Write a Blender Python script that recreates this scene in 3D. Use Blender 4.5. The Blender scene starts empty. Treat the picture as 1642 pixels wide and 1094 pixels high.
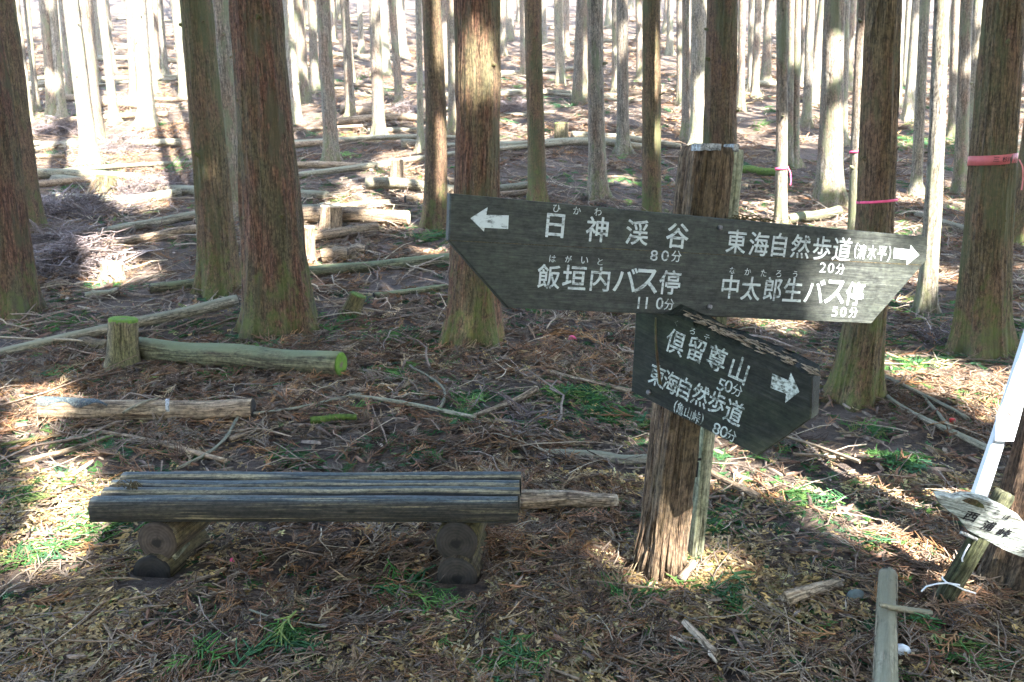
import bpy, math, random
import numpy as np
from mathutils import Vector, Matrix

# ------------------------------------------------------------------ camera, sky, sun, exposure
sc = bpy.context.scene
COL = sc.collection
random.seed(11)
rng = np.random.default_rng(11)
W, H = 1642.0, 1094.0
LENS, PITCH, CAMZ = 28.0, math.radians(12.0), 1.5
F = LENS / 36.0 * W
cd = bpy.data.cameras.new('camera'); cam = bpy.data.objects.new('camera', cd); COL.objects.link(cam)
cd.lens = LENS; cd.sensor_width = 36; cd.clip_start = 0.05; cd.clip_end = 2000
cd.dof.use_dof = True; cd.dof.focus_distance = 2.9; cd.dof.aperture_fstop = 7.0
cam.location = (0, 0, CAMZ); cam.rotation_euler = (math.radians(90) - PITCH, 0, 0)
sc.camera = cam

SUN_EL, SUN_AZ = math.radians(43), math.radians(155)
S = np.array([math.sin(SUN_AZ) * math.cos(SUN_EL), math.cos(SUN_AZ) * math.cos(SUN_EL), math.sin(SUN_EL)])
wd = bpy.data.worlds.new('World'); sc.world = wd; wd.use_nodes = True
nt = wd.node_tree; nt.nodes.clear()
sky = nt.nodes.new('ShaderNodeTexSky'); sky.sky_type = 'NISHITA'; sky.sun_disc = False
sky.sun_elevation = SUN_EL; sky.sun_rotation = SUN_AZ
bg = nt.nodes.new('ShaderNodeBackground'); bg.inputs[1].default_value = 0.15
wo = nt.nodes.new('ShaderNodeOutputWorld')
nt.links.new(sky.outputs[0], bg.inputs[0]); nt.links.new(bg.outputs[0], wo.inputs[0])
sl = bpy.data.lights.new('sun', 'SUN'); sl.energy = 4.5; sl.angle = math.radians(0.53); sl.color = (1.0, 0.97, 0.925)
so = bpy.data.objects.new('sun', sl); COL.objects.link(so)
so.rotation_euler = Vector(S).to_track_quat('Z', 'Y').to_euler(); so.location = (0, 0, 40)
sc.view_settings.view_transform = 'Standard'; sc.view_settings.look = 'None'
sc.view_settings.exposure = 3.9; sc.view_settings.gamma = 1.0
sc.render.engine = 'CYCLES'
sc.cycles.use_denoising = True
sc.cycles.max_bounces = 6; sc.cycles.diffuse_bounces = 4; sc.cycles.glossy_bounces = 2
sc.cycles.use_adaptive_sampling = True; sc.cycles.adaptive_threshold = 0.02

# ------------------------------------------------------------------ noise, terrain, picture helpers
def _hash(i, j, k, seed):
    h = (i.astype(np.int64) * 374761393 + j.astype(np.int64) * 668265263 + k.astype(np.int64) * 2147483647 + seed * 974634777) & 0xFFFFFFFF
    h = ((h ^ (h >> 13)) * 1274126177) & 0xFFFFFFFF
    h = ((h ^ (h >> 16)) * 2246822519) & 0xFFFFFFFF
    return ((h ^ (h >> 15)) & 0xFFFFFF) / float(0xFFFFFF)

def noise(x, y, z=None, seed=0):
    x = np.asarray(x, float); y = np.asarray(y, float); z = np.zeros_like(x) if z is None else np.asarray(z, float)
    x, y, z = np.broadcast_arrays(x, y, z)
    i, j, k = np.floor(x), np.floor(y), np.floor(z)
    f, g, h = x - i, y - j, z - k
    f, g, h = f * f * (3 - 2 * f), g * g * (3 - 2 * g), h * h * (3 - 2 * h)
    r = 0
    for a in (0, 1):
        for b in (0, 1):
            for c in (0, 1):
                r = r + _hash(i + a, j + b, k + c, seed) * (f if a else 1 - f) * (g if b else 1 - g) * (h if c else 1 - h)
    return r

_ty = np.arange(-400, 600, 0.05)
_ts = np.interp(_ty, [-400, 2.3, 3.3, 7, 9, 14, 18, 95, 120, 600], [0, 0, .085, .10, .16, .2, .26, .27, 0.02, 0])
_tz = np.cumsum(_ts) * 0.05

def terrain(x, y):
    x = np.asarray(x, float); y = np.asarray(y, float)
    z = np.interp(y, _ty, _tz)
    far = np.clip((y - 6) / 8, 0, 1)
    z = z + (noise(x * .16 + 9, y * .16, seed=3) - .5) * .5 * far
    z = z + (noise(x * .8, y * .8, seed=4) - .5) * .07 + (noise(x * 3.1, y * 3.1, seed=5) - .5) * .03
    return z

RX = np.array([1., 0, 0]); FW = np.array([0, math.cos(PITCH), -math.sin(PITCH)]); UP = np.array([0, math.sin(PITCH), math.cos(PITCH)])
CAM = np.array([0, 0, CAMZ])

def ray(u, v):
    return RX * ((u - W / 2) / F) + FW + UP * ((H / 2 - v) / F)       # unit forward depth

def on_ground(u, v, lift=0.0):
    d = ray(u, v); t = np.arange(1.2, 120, 0.02)
    P = CAM + t[:, None] * d
    below = P[:, 2] < terrain(P[:, 0], P[:, 1]) + lift
    k = int(np.argmax(below)) if below.any() else len(t) - 1
    lo, hi = t[max(k - 1, 0)], t[k]
    for _ in range(14):
        m = (lo + hi) / 2; p = CAM + m * d
        if p[2] < float(terrain(p[0], p[1])) + lift: hi = m
        else: lo = m
    return CAM + hi * d

def at_y(u, v, y):
    d = ray(u, v); return CAM + d * (y / d[1])

def depth_of(P):
    return float(np.dot(np.asarray(P) - CAM, FW))

def project(P):
    q = P - CAM; dz = q @ FW; dz = np.where(dz < 0.05, 0.05, dz)
    return W / 2 + (q @ RX) / dz * F, H / 2 - (q @ UP) / dz * F, q @ FW

# ------------------------------------------------------------------ mesh building
class MB:
    def __init__(s):
        s.v, s.q, s.t, s.g, s.c, s.n = [], [], [], [], [], 0
    def add(s, v, quads=None, tris=None, grain=None, tint=None):
        v = np.asarray(v, float).reshape(-1, 3)
        s.v.append(v)
        s.g.append(v if grain is None else np.asarray(grain, float).reshape(-1, 3))
        t = np.zeros((len(v), 3)) + (0.5 if tint is None else np.asarray(tint, float))
        s.c.append(t)
        if quads is not None and len(quads): s.q.append(np.asarray(quads, int).reshape(-1, 4) + s.n)
        if tris is not None and len(tris): s.t.append(np.asarray(tris, int).reshape(-1, 3) + s.n)
        s.n += len(v)
    def mesh(s, name, origin=(0, 0, 0), smooth=True):
        v = np.concatenate(s.v) - np.asarray(origin, float)
        q = np.concatenate(s.q) if s.q else np.zeros((0, 4), int)
        t = np.concatenate(s.t) if s.t else np.zeros((0, 3), int)
        me = bpy.data.meshes.new(name)
        me.vertices.add(len(v)); me.vertices.foreach_set('co', v.astype(np.float32).ravel())
        loops = np.concatenate([q.ravel(), t.ravel()]).astype(np.int32)
        me.loops.add(len(loops)); me.loops.foreach_set('vertex_index', loops)
        starts = np.concatenate([np.arange(len(q)) * 4, len(q) * 4 + np.arange(len(t)) * 3]).astype(np.int32)
        me.polygons.add(len(starts)); me.polygons.foreach_set('loop_start', starts)
        try: me.polygons.foreach_set('loop_total', np.concatenate([np.full(len(q), 4), np.full(len(t), 3)]).astype(np.int32))
        except Exception: pass
        me.polygons.foreach_set('use_smooth', np.full(len(starts), smooth, dtype=bool))
        a = me.attributes.new('grain', 'FLOAT_VECTOR', 'POINT'); a.data.foreach_set('vector', np.concatenate(s.g).astype(np.float32).ravel())
        a = me.attributes.new('tint', 'FLOAT_VECTOR', 'POINT'); a.data.foreach_set('vector', np.concatenate(s.c).astype(np.float32).ravel())
        me.update(calc_edges=True); me.validate()
        return me
    def build(s, name, mat, parent=None, origin=None, smooth=True):
        if origin is None: origin = ORIGIN.get(parent.name, (0, 0, 0)) if parent is not None else (0, 0, 0)
        me = s.mesh(name, origin, smooth)
        me.materials.append(mat)
        o = bpy.data.objects.new(name, me); COL.objects.link(o)
        if parent is not None:
            o.parent = parent; ORIGIN[o.name] = ORIGIN.get(parent.name, (0, 0, 0))
        else:
            o.location = origin; ORIGIN[o.name] = tuple(origin)
        return o

ORIGIN = {}
def tag(o, label=None, cat=None, group=None, kind=None):
    if label: o['label'] = label
    if cat: o['category'] = cat
    if group: o['group'] = group
    if kind: o['kind'] = kind
    return o

def thing(name, loc, label, cat, group=None):
    o = bpy.data.objects.new(name, None); COL.objects.link(o); o.location = tuple(loc); o.empty_display_size = .1
    ORIGIN[o.name] = tuple(float(x) for x in loc)
    return tag(o, label, cat, group)

def frames(P):
    P = np.asarray(P, float)
    T = np.gradient(P, axis=0); T /= np.linalg.norm(T, axis=1)[:, None] + 1e-12
    ref = np.array([0, 0, 1.]) if abs(T[:, 2]).mean() < .8 else np.array([0, -1., 0])
    A = np.cross(T, ref); A /= np.linalg.norm(A, axis=1)[:, None] + 1e-12
    B = np.cross(T, A)
    return T, A, B

def resample(P, n):
    P = np.asarray(P, float)
    d = np.concatenate([[0], np.cumsum(np.linalg.norm(np.diff(P, axis=0), axis=1))])
    s = np.linspace(0, d[-1], n)
    return np.stack([np.interp(s, d, P[:, k]) for k in range(3)], 1)

def tube(mb, P, R, sides=12, wob=0.0, seed=0, cap=True, tint=None, s0=0.0, freq=(3, 2), rad_fn=None):
    """a round bar along P with radius R; grain = (cos, sin, length) so the shader can run fibres along it"""
    P = np.asarray(P, float); n = len(P); R = np.broadcast_to(np.asarray(R, float), (n,))
    T, A, B = frames(P)
    s = s0 + np.concatenate([[0], np.cumsum(np.linalg.norm(np.diff(P, axis=0), axis=1))])
    th = np.arange(sides) / sides * 2 * math.pi
    c, sn = np.cos(th), np.sin(th)
    rr = np.repeat(R[:, None], sides, 1)
    if wob: rr = rr * (1 + wob * 2 * (noise(c[None] * freq[0] + 20, sn[None] * freq[0] + 20, s[:, None] * freq[1], seed=seed) - .5))
    if rad_fn is not None: rr = rad_fn(rr, th[None], s[:, None])
    V = P[:, None] + rr[..., None] * (c[None, :, None] * A[:, None] + sn[None, :, None] * B[:, None])
    G = np.stack([np.broadcast_to(rr * c, rr.shape), rr * sn, np.repeat(s[:, None], sides, 1)], -1)
    i = np.arange(n - 1)[:, None] * sides; j = np.arange(sides)[None]; j2 = (j + 1) % sides
    Q = np.stack([i + j, i + j2, i + sides + j2, i + sides + j], -1).reshape(-1, 4)
    V = V.reshape(-1, 3); G = G.reshape(-1, 3); tr = []
    if cap:
        V = np.concatenate([V, P[:1], P[-1:]]); G = np.concatenate([G, [[0, 0, s[0]]], [[0, 0, s[-1]]]])
        a, b = n * sides, n * sides + 1
        tr = [[a, (k + 1) % sides, k] for k in range(sides)] + [[b, (n - 1) * sides + k, (n - 1) * sides + (k + 1) % sides] for k in range(sides)]
    mb.add(V, Q, tr, G, tint)

def disc(mb, c, nrm, r, sides=20, seed=0, thick=.004, wob=.06):
    """a sawn end: a thin slab with a domed edge; grain = radial coordinates"""
    c = np.asarray(c, float); nrm = np.asarray(nrm, float); nrm = nrm / np.linalg.norm(nrm)
    ref = np.array([0, 0, 1.]) if abs(nrm[2]) < .8 else np.array([0, 1., 0])
    a = np.cross(nrm, ref); a /= np.linalg.norm(a); b = np.cross(nrm, a)
    th = np.arange(sides) / sides * 2 * math.pi
    w = 1 + wob * 2 * (noise(np.cos(th) * 1.6 + 5, np.sin(th) * 1.6 + 5, seed=seed) - .5)
    rings = [(1.0, -.01), (1.0, 0.0), (.97, thick), (.7, thick * 1.2), (.35, thick * 1.1)]
    V, G = [], []
    for f, h in rings:
        rr = r * f * w
        V.append(c + nrm * h + rr[:, None] * (np.cos(th)[:, None] * a + np.sin(th)[:, None] * b))
        G.append(np.stack([rr * np.cos(th), rr * np.sin(th), 0 * th], 1))
    V.append((c + nrm * thick)[None]); G.append(np.zeros((1, 3)))
    Q = []
    for k in range(len(rings) - 1):
        for j in range(sides):
            j2 = (j + 1) % sides; Q.append([k * sides + j, k * sides + j2, (k + 1) * sides + j2, (k + 1) * sides + j])
    o = (len(rings) - 1) * sides
    mb.add(np.concatenate(V), Q, [[o + j, o + (j + 1) % sides, o + sides] for j in range(sides)], np.concatenate(G))

def prism(mb, front, back, tint=None):
    """front/back: matching loops (n,3); closes the sides; grain = the points"""
    n = len(front)
    V = np.concatenate([front, back])
    import mathutils
    tr = mathutils.geometry.tessellate_polygon([[Vector(p) for p in front]])
    tr = [list(t) for t in tr]
    T = tr + [[c + n, b + n, a + n] for a, b, c in tr]
    Q = [[i, (i + 1) % n, n + (i + 1) % n, n + i] for i in range(n)]
    mb.add(V, Q, T, V[:, [1, 2, 0]], tint)

# ------------------------------------------------------------------ materials
def new_mat(name):
    m = bpy.data.materials.new(name); m.use_nodes = True
    n = m.node_tree; n.nodes.clear()
    out = n.nodes.new('ShaderNodeOutputMaterial'); b = n.nodes.new('ShaderNodeBsdfPrincipled')
    n.links.new(b.outputs[0], out.inputs[0])
    b.inputs['Roughness'].default_value = .9
    b.inputs['Specular IOR Level'].default_value = .2
    return m, n, b

def nd(n, t, **kw):
    x = n.nodes.new(t)
    for k, v in kw.items(): setattr(x, k, v)
    return x

def ramp(n, src, stops):
    r = nd(n, 'ShaderNodeValToRGB'); e = r.color_ramp.elements
    while len(e) < len(stops): e.new(0.5)
    for el, (p, c) in zip(e, stops):
        el.position = p; el.color = (*c, 1) if len(c) == 3 else c
    n.links.new(src, r.inputs[0]); return r.outputs[0]

def mixc(n, fac, a, b, mode='MIX'):
    x = nd(n, 'ShaderNodeMix', data_type='RGBA', blend_type=mode)
    for inp, val in ((x.inputs[0], fac), (x.inputs[6], a), (x.inputs[7], b)):
        if isinstance(val, (int, float)): inp.default_value = val
        elif isinstance(val, tuple): inp.default_value = (*val, 1)
        else: n.links.new(val, inp)
    return x.outputs[2]

def math_(n, op, a, b=None, clamp=False):
    x = nd(n, 'ShaderNodeMath', operation=op, use_clamp=clamp)
    for i, val in enumerate((a, b)):
        if val is None: continue
        if isinstance(val, (int, float)): x.inputs[i].default_value = val
        else: n.links.new(val, x.inputs[i])
    return x.outputs[0]

def noise_node(n, vec, scale, detail=5, rough=.6):
    x = nd(n, 'ShaderNodeTexNoise'); x.inputs['Scale'].default_value = scale; x.inputs['Detail'].default_value = detail; x.inputs['Roughness'].default_value = rough
    if vec is not None: n.links.new(vec, x.inputs['Vector'])
    return x.outputs['Fac']

def vscale(n, vec, s):
    x = nd(n, 'ShaderNodeVectorMath', operation='MULTIPLY'); n.links.new(vec, x.inputs[0]); x.inputs[1].default_value = s
    return x.outputs[0]

def wood_mat(name, cols, across=45., along=2.5, patch=None, moss=None, moss_base=None, bump=.5, spec=.2, rough=.88, patch_scale=5., moss_lim=(.52, .62), top=None, dist=.006, fissure=.85):
    m, n, b = new_mat(name)
    at = nd(n, 'ShaderNodeAttribute', attribute_name='grain')
    oi = nd(n, 'ShaderNodeObjectInfo')
    off = nd(n, 'ShaderNodeVectorMath', operation='ADD'); n.links.new(at.outputs['Vector'], off.inputs[0])
    rr = math_(n, 'MULTIPLY', oi.outputs['Random'], 37.0)
    cmb = nd(n, 'ShaderNodeCombineXYZ'); [n.links.new(rr, cmb.inputs[i]) for i in range(3)]
    n.links.new(cmb.outputs[0], off.inputs[1])
    g = off.outputs[0]
    fib = noise_node(n, vscale(n, g, (across, across, along)), 1.0, 7, .65)
    col = ramp(n, fib, [(i / (len(cols) - 1) * .32 + .34, c) for i, c in enumerate(cols)])
    fine = noise_node(n, vscale(n, g, (across * 3, across * 3, along * 4)), 1.0, 3)
    if patch:
        pf = noise_node(n, vscale(n, g, (patch_scale, patch_scale, patch_scale * .35)), 1.0, 4)
        pf = ramp(n, pf, [(.42, (0, 0, 0)), (.62, (1, 1, 1))])
        col = mixc(n, math_(n, 'MULTIPLY', pf, .75), col, patch)
    dark = ramp(n, fine, [(.3, (.45, .45, .45)), (.6, (1.1, 1.1, 1.1))])
    col = mixc(n, .8, col, dark, 'MULTIPLY')
    g1 = noise_node(n, vscale(n, g, (55, 55, 38)), 1.0, 6, .72)
    col = mixc(n, .9, col, ramp(n, g1, [(.36, (.42, .42, .42)), (.5, (.95, .95, .95)), (.64, (1.45, 1.4, 1.35))]), 'MULTIPLY')
    cn = noise_node(n, vscale(n, g, (across * .45, across * .45, along * .55)), 1.0, 5, .6)
    ca = math_(n, 'ABSOLUTE', math_(n, 'SUBTRACT', cn, .5))
    crack = ramp(n, ca, [(.004, (.22, .2, .18)), (.035, (1, 1, 1))])
    col = mixc(n, fissure, col, crack, 'MULTIPLY')
    if moss:
        mf = noise_node(n, vscale(n, g, (4.5, 4.5, 1.6)), 1.0, 6, .7)
        mf = ramp(n, mf, [(moss_lim[0], (0, 0, 0)), (moss_lim[1], (1, 1, 1))])
        col = mixc(n, math_(n, 'MULTIPLY', mf, .8), col, moss)
    if moss_base:
        sep = nd(n, 'ShaderNodeSeparateXYZ'); n.links.new(at.outputs['Vector'], sep.inputs[0])
        hn = noise_node(n, vscale(n, g, (7, 7, 5)), 1.0, 5)
        h = math_(n, 'ADD', sep.outputs[2], math_(n, 'MULTIPLY', math_(n, 'SUBTRACT', hn, .42), -2.6))
        hf = ramp(n, math_(n, 'MULTIPLY', h, 2.2), [(.0, (1, 1, 1)), (.5, (0, 0, 0))])
        mm = ramp(n, noise_node(n, vscale(n, g, (16, 16, 10)), 1.0, 5, .7), [(.40, (0, 0, 0)), (.58, (1, 1, 1))])
        col = mixc(n, math_(n, 'MULTIPLY', math_(n, 'MULTIPLY', hf, mm), .55), col, moss_base)
    if top:                                                              # moss and algae that grow on the upper side
        geo = nd(n, 'ShaderNodeNewGeometry'); sep = nd(n, 'ShaderNodeSeparateXYZ'); n.links.new(geo.outputs['Normal'], sep.inputs[0])
        tn = noise_node(n, vscale(n, g, (9, 9, 4)), 1.0, 5)
        tf = ramp(n, math_(n, 'ADD', sep.outputs[2], math_(n, 'MULTIPLY', math_(n, 'SUBTRACT', tn, .5), 2.4)), [(.35, (0, 0, 0)), (.8, (1, 1, 1))])
        col = mixc(n, math_(n, 'MULTIPLY', tf, .85), col, top)
    hsv = nd(n, 'ShaderNodeHueSaturation'); n.links.new(col, hsv.inputs['Color'])
    v = nd(n, 'ShaderNodeMapRange'); n.links.new(oi.outputs['Random'], v.inputs[0]); v.inputs[3].default_value = .82; v.inputs[4].default_value = 1.2
    n.links.new(v.outputs[0], hsv.inputs['Value'])
    n.links.new(hsv.outputs[0], b.inputs['Base Color'])
    bp = nd(n, 'ShaderNodeBump'); bp.inputs['Strength'].default_value = bump; bp.inputs['Distance'].default_value = dist
    hh = math_(n, 'ADD', fib, math_(n, 'MULTIPLY', fine, .4)); n.links.new(hh, bp.inputs['Height']); n.links.new(bp.outputs[0], b.inputs['Normal'])
    b.inputs['Roughness'].default_value = rough; b.inputs['Specular IOR Level'].default_value = spec
    return m

def tint_mat(name, gain=1.0, rough=.9, spec=.2, trans=0.0, var=.35, scale=60):
    """colour carried by each piece of litter, broken up by a fine noise"""
    m, n, b = new_mat(name)
    at = nd(n, 'ShaderNodeAttribute', attribute_name='tint')
    geo = nd(n, 'ShaderNodeNewGeometry')
    f = noise_node(n, geo.outputs['Position'], scale, 3)
    d = ramp(n, f, [(.3, (1 - var,) * 3), (.7, (1 + var,) * 3)])
    c = mixc(n, 1.0, at.outputs['Vector'], d, 'MULTIPLY')
    n.links.new(c, b.inputs['Base Color']); b.inputs['Roughness'].default_value = rough; b.inputs['Specular IOR Level'].default_value = spec
    if trans:
        t = nd(n, 'ShaderNodeBsdfTranslucent'); n.links.new(c, t.inputs[0]); mx = nd(n, 'ShaderNodeMixShader'); mx.inputs[0].default_value = trans
        n.links.new(b.outputs[0], mx.inputs[1]); n.links.new(t.outputs[0], mx.inputs[2])
        n.links.new(mx.outputs[0], [x for x in n.nodes if x.type == 'OUTPUT_MATERIAL'][0].inputs[0])
    return m

def plain_mat(name, c, c2=None, scale=20, rough=.6, spec=.3, metal=0.0, bump=0.0):
    m, n, b = new_mat(name)
    tc = nd(n, 'ShaderNodeTexCoord')
    f = noise_node(n, tc.outputs['Object'], scale, 5)
    col = ramp(n, f, [(.35, c), (.65, c2 or tuple(x * .75 for x in c))])
    n.links.new(col, b.inputs['Base Color'])
    b.inputs['Roughness'].default_value = rough; b.inputs['Specular IOR Level'].default_value = spec; b.inputs['Metallic'].default_value = metal
    if bump:
        bp = nd(n, 'ShaderNodeBump'); bp.inputs['Strength'].default_value = bump; bp.inputs['Distance'].default_value = .004
        n.links.new(f, bp.inputs['Height']); n.links.new(bp.outputs[0], b.inputs['Normal'])
    return m

MOSS = (.075, .105, .022)
M = {}
M['bark_red'] = wood_mat('bark_red', [(.028, .014, .009), (.088, .043, .026), (.145, .074, .045), (.21, .125, .08)], 95, 6, patch=(.085, .08, .04), moss=(.06, .055, .028), moss_base=MOSS, bump=.9, patch_scale=6)
M['bark_olive'] = wood_mat('bark_olive', [(.028, .021, .011), (.078, .057, .028), (.118, .088, .046), (.175, .125, .075)], 95, 6, patch=(.14, .08, .05), moss=(.06, .065, .028), moss_base=MOSS, bump=.9, patch_scale=6, moss_lim=(.48, .62))
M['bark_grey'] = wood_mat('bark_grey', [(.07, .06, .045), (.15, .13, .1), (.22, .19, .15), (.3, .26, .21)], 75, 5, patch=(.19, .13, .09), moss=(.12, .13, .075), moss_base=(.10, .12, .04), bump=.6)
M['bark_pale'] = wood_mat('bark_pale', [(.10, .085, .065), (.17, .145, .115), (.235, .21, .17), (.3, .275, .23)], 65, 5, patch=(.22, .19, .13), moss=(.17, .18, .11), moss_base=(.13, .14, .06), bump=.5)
M['old_post'] = wood_mat('old_post', [(.032, .019, .011), (.10, .064, .039), (.17, .118, .075), (.26, .19, .13)], 120, 7, patch=(.10, .075, .042), bump=1.0, patch_scale=9, dist=.01)
M['post_cap'] = wood_mat('post_cap', [(.2, .2, .19), (.34, .35, .34), (.46, .48, .48)], 60, 60, bump=.4)
M['stake'] = wood_mat('stake', [(.12, .12, .08), (.22, .22, .15), (.3, .29, .2)], 60, 2, patch=(.16, .19, .11), bump=.5)
M['board'] = wood_mat('board', [(.021, .023, .019), (.032, .035, .03), (.043, .047, .04), (.06, .065, .056)], 90, 5, patch=(.034, .041, .03), bump=.35, patch_scale=3, rough=.6, spec=.3, fissure=.25)
M['board_green'] = wood_mat('board_green', [(.012, .013, .01), (.018, .02, .015), (.027, .028, .022)], 80, 5, patch=(.018, .027, .011), bump=.4, patch_scale=5, rough=.65, spec=.25, fissure=.2)
M['rotten'] = wood_mat('rotten', [(.09, .06, .04), (.25, .18, .12), (.4, .31, .22), (.52, .43, .33)], 45, 5, bump=1.0, patch=(.2, .16, .1), dist=.01)
M['log_grey'] = wood_mat('log_grey', [(.075, .064, .043), (.165, .142, .10), (.24, .21, .155), (.31, .28, .215)], 50, 3, patch=(.2, .19, .13), bump=.4, top=(.165, .16, .11))
M['log_tan'] = wood_mat('log_tan', [(.08, .055, .033), (.175, .125, .08), (.25, .19, .125), (.32, .255, .175)], 50, 3, patch=(.28, .2, .13), bump=.3)
M['log_moss'] = wood_mat('log_moss', [(.05, .04, .025), (.11, .1, .06), (.18, .17, .1)], 36, 1.6, patch=(.14, .15, .085), bump=.5, top=(.115, .13, .07))
M['stump_bark'] = wood_mat('stump_bark', [(.04, .03, .018), (.10, .08, .045), (.16, .125, .075), (.22, .17, .11)], 42, 4, patch=(.10, .10, .04), bump=.8)
M['bark_dark'] = wood_mat('bark_dark', [(.025, .018, .012), (.06, .045, .028), (.10, .075, .048), (.17, .12, .08)], 80, 5, patch=(.13, .075, .045), bump=1.0, dist=.012)
M['stake_dark'] = wood_mat('stake_dark', [(.03, .03, .018), (.06, .06, .035), (.10, .10, .06)], 90, 5, patch=(.05, .06, .025), bump=.6)
M['log_dark'] = wood_mat('log_dark', [(.03, .022, .015), (.075, .055, .035), (.12, .09, .06)], 40, 2, bump=.6, patch=(.11, .095, .03))
M['bright_moss'] = plain_mat('bright_moss', (.16, .3, .025), (.06, .13, .015), 60, .95, .1, bump=1.0)
M['dark_moss'] = plain_mat('dark_moss', (.1, .15, .03), (.04, .06, .018), 50, .95, .1, bump=1.0)

def end_mat(name, a, b_, heart, rings=90.):
    m, n, b = new_mat(name)
    at = nd(n, 'ShaderNodeAttribute', attribute_name='grain')
    ln = nd(n, 'ShaderNodeVectorMath', operation='LENGTH'); n.links.new(at.outputs['Vector'], ln.inputs[0])
    f = noise_node(n, at.outputs['Vector'], 30, 5)
    rr = math_(n, 'ADD', math_(n, 'MULTIPLY', ln.outputs['Value'], rings * 6), math_(n, 'MULTIPLY', f, 4))
    ring = math_(n, 'ADD', math_(n, 'MULTIPLY', math_(n, 'SINE', rr), .07), math_(n, 'MULTIPLY', f, .9))
    col = ramp(n, ring, [(.2, a), (.75, b_)])
    h = ramp(n, math_(n, 'ADD', math_(n, 'MULTIPLY', ln.outputs['Value'], 14), math_(n, 'MULTIPLY', f, .7)), [(.55, (1, 1, 1)), (.72, (0, 0, 0))])
    n.links.new(mixc(n, h, col, heart), b.inputs['Base Color'])
    bp = nd(n, 'ShaderNodeBump'); bp.inputs['Strength'].default_value = .5; bp.inputs['Distance'].default_value = .004
    n.links.new(ring, bp.inputs['Height']); n.links.new(bp.outputs[0], b.inputs['Normal'])
    return m
M['end_dark'] = end_mat('end_dark', (.016, .014, .012), (.05, .042, .034), (.012, .01, .009))
M['end_soil'] = end_mat('end_soil', (.012, .011, .01), (.028, .025, .022), (.012, .01, .01))
M['end_brown'] = end_mat('end_brown', (.026, .02, .016), (.085, .064, .048), (.016, .013, .011))
M['end_pale'] = end_mat('end_pale', (.28, .22, .14), (.45, .37, .26), (.25, .17, .1))
M['end_moss'] = end_mat('end_moss', (.05, .10, .015), (.14, .23, .03), (.12, .095, .06))

def paint_mat(name, c, under, lim=(.36, .46), scale=40):
    m, n, b = new_mat(name)
    tc = nd(n, 'ShaderNodeTexCoord')
    f = noise_node(n, vscale(n, tc.outputs['Object'], (scale * .35, scale * 3, scale * 3)), 1.0, 6, .7)
    f2 = noise_node(n, tc.outputs['Object'], 30, 4)
    wear = ramp(n, math_(n, 'ADD', math_(n, 'MULTIPLY', f, .65), math_(n, 'MULTIPLY', f2, .35)), [(lim[0], (0, 0, 0)), (lim[1], (1, 1, 1))])
    n.links.new(mixc(n, wear, under, c), b.inputs['Base Color']); b.inputs['Roughness'].default_value = .7
    return m
M['paint'] = paint_mat('paint', (.44, .48, .47), (.10, .11, .10), (.38, .50))
M['paint_worn'] = paint_mat('paint_worn', (.44, .48, .44), (.05, .055, .042), (.41, .54))
M['black_ink'] = paint_mat('black_ink', (.012, .012, .014), (.03, .03, .03), (.2, .28))
M['white_metal'] = plain_mat('white_metal', (.6, .63, .66), (.5, .54, .58), 8, .45, .4)
M['white_board'] = wood_mat('white_board', [(.11, .11, .09), (.31, .33, .30), (.43, .46, .43), (.54, .58, .55)], 70, 5, patch=(.26, .29, .26), bump=.5, patch_scale=9)
M['bolt'] = plain_mat('bolt', (.2, .2, .21), (.1, .08, .07), 90, .5, .5, .6)
M['rope'] = plain_mat('rope', (.7, .72, .75), (.55, .57, .6), 200, .8)
M['pink'] = plain_mat('pink', (.75, .1, .22), (.6, .07, .16), 30, .5)
M['red_tape'] = plain_mat('red_tape', (.42, .095, .095), (.32, .075, .075), 18, .5)
M['red'] = plain_mat('red', (.5, .03, .02), (.4, .02, .02), 40, .45)
M['stone'] = plain_mat('stone', (.14, .17, .165), (.09, .11, .105), 60, .85, bump=.4)

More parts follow.
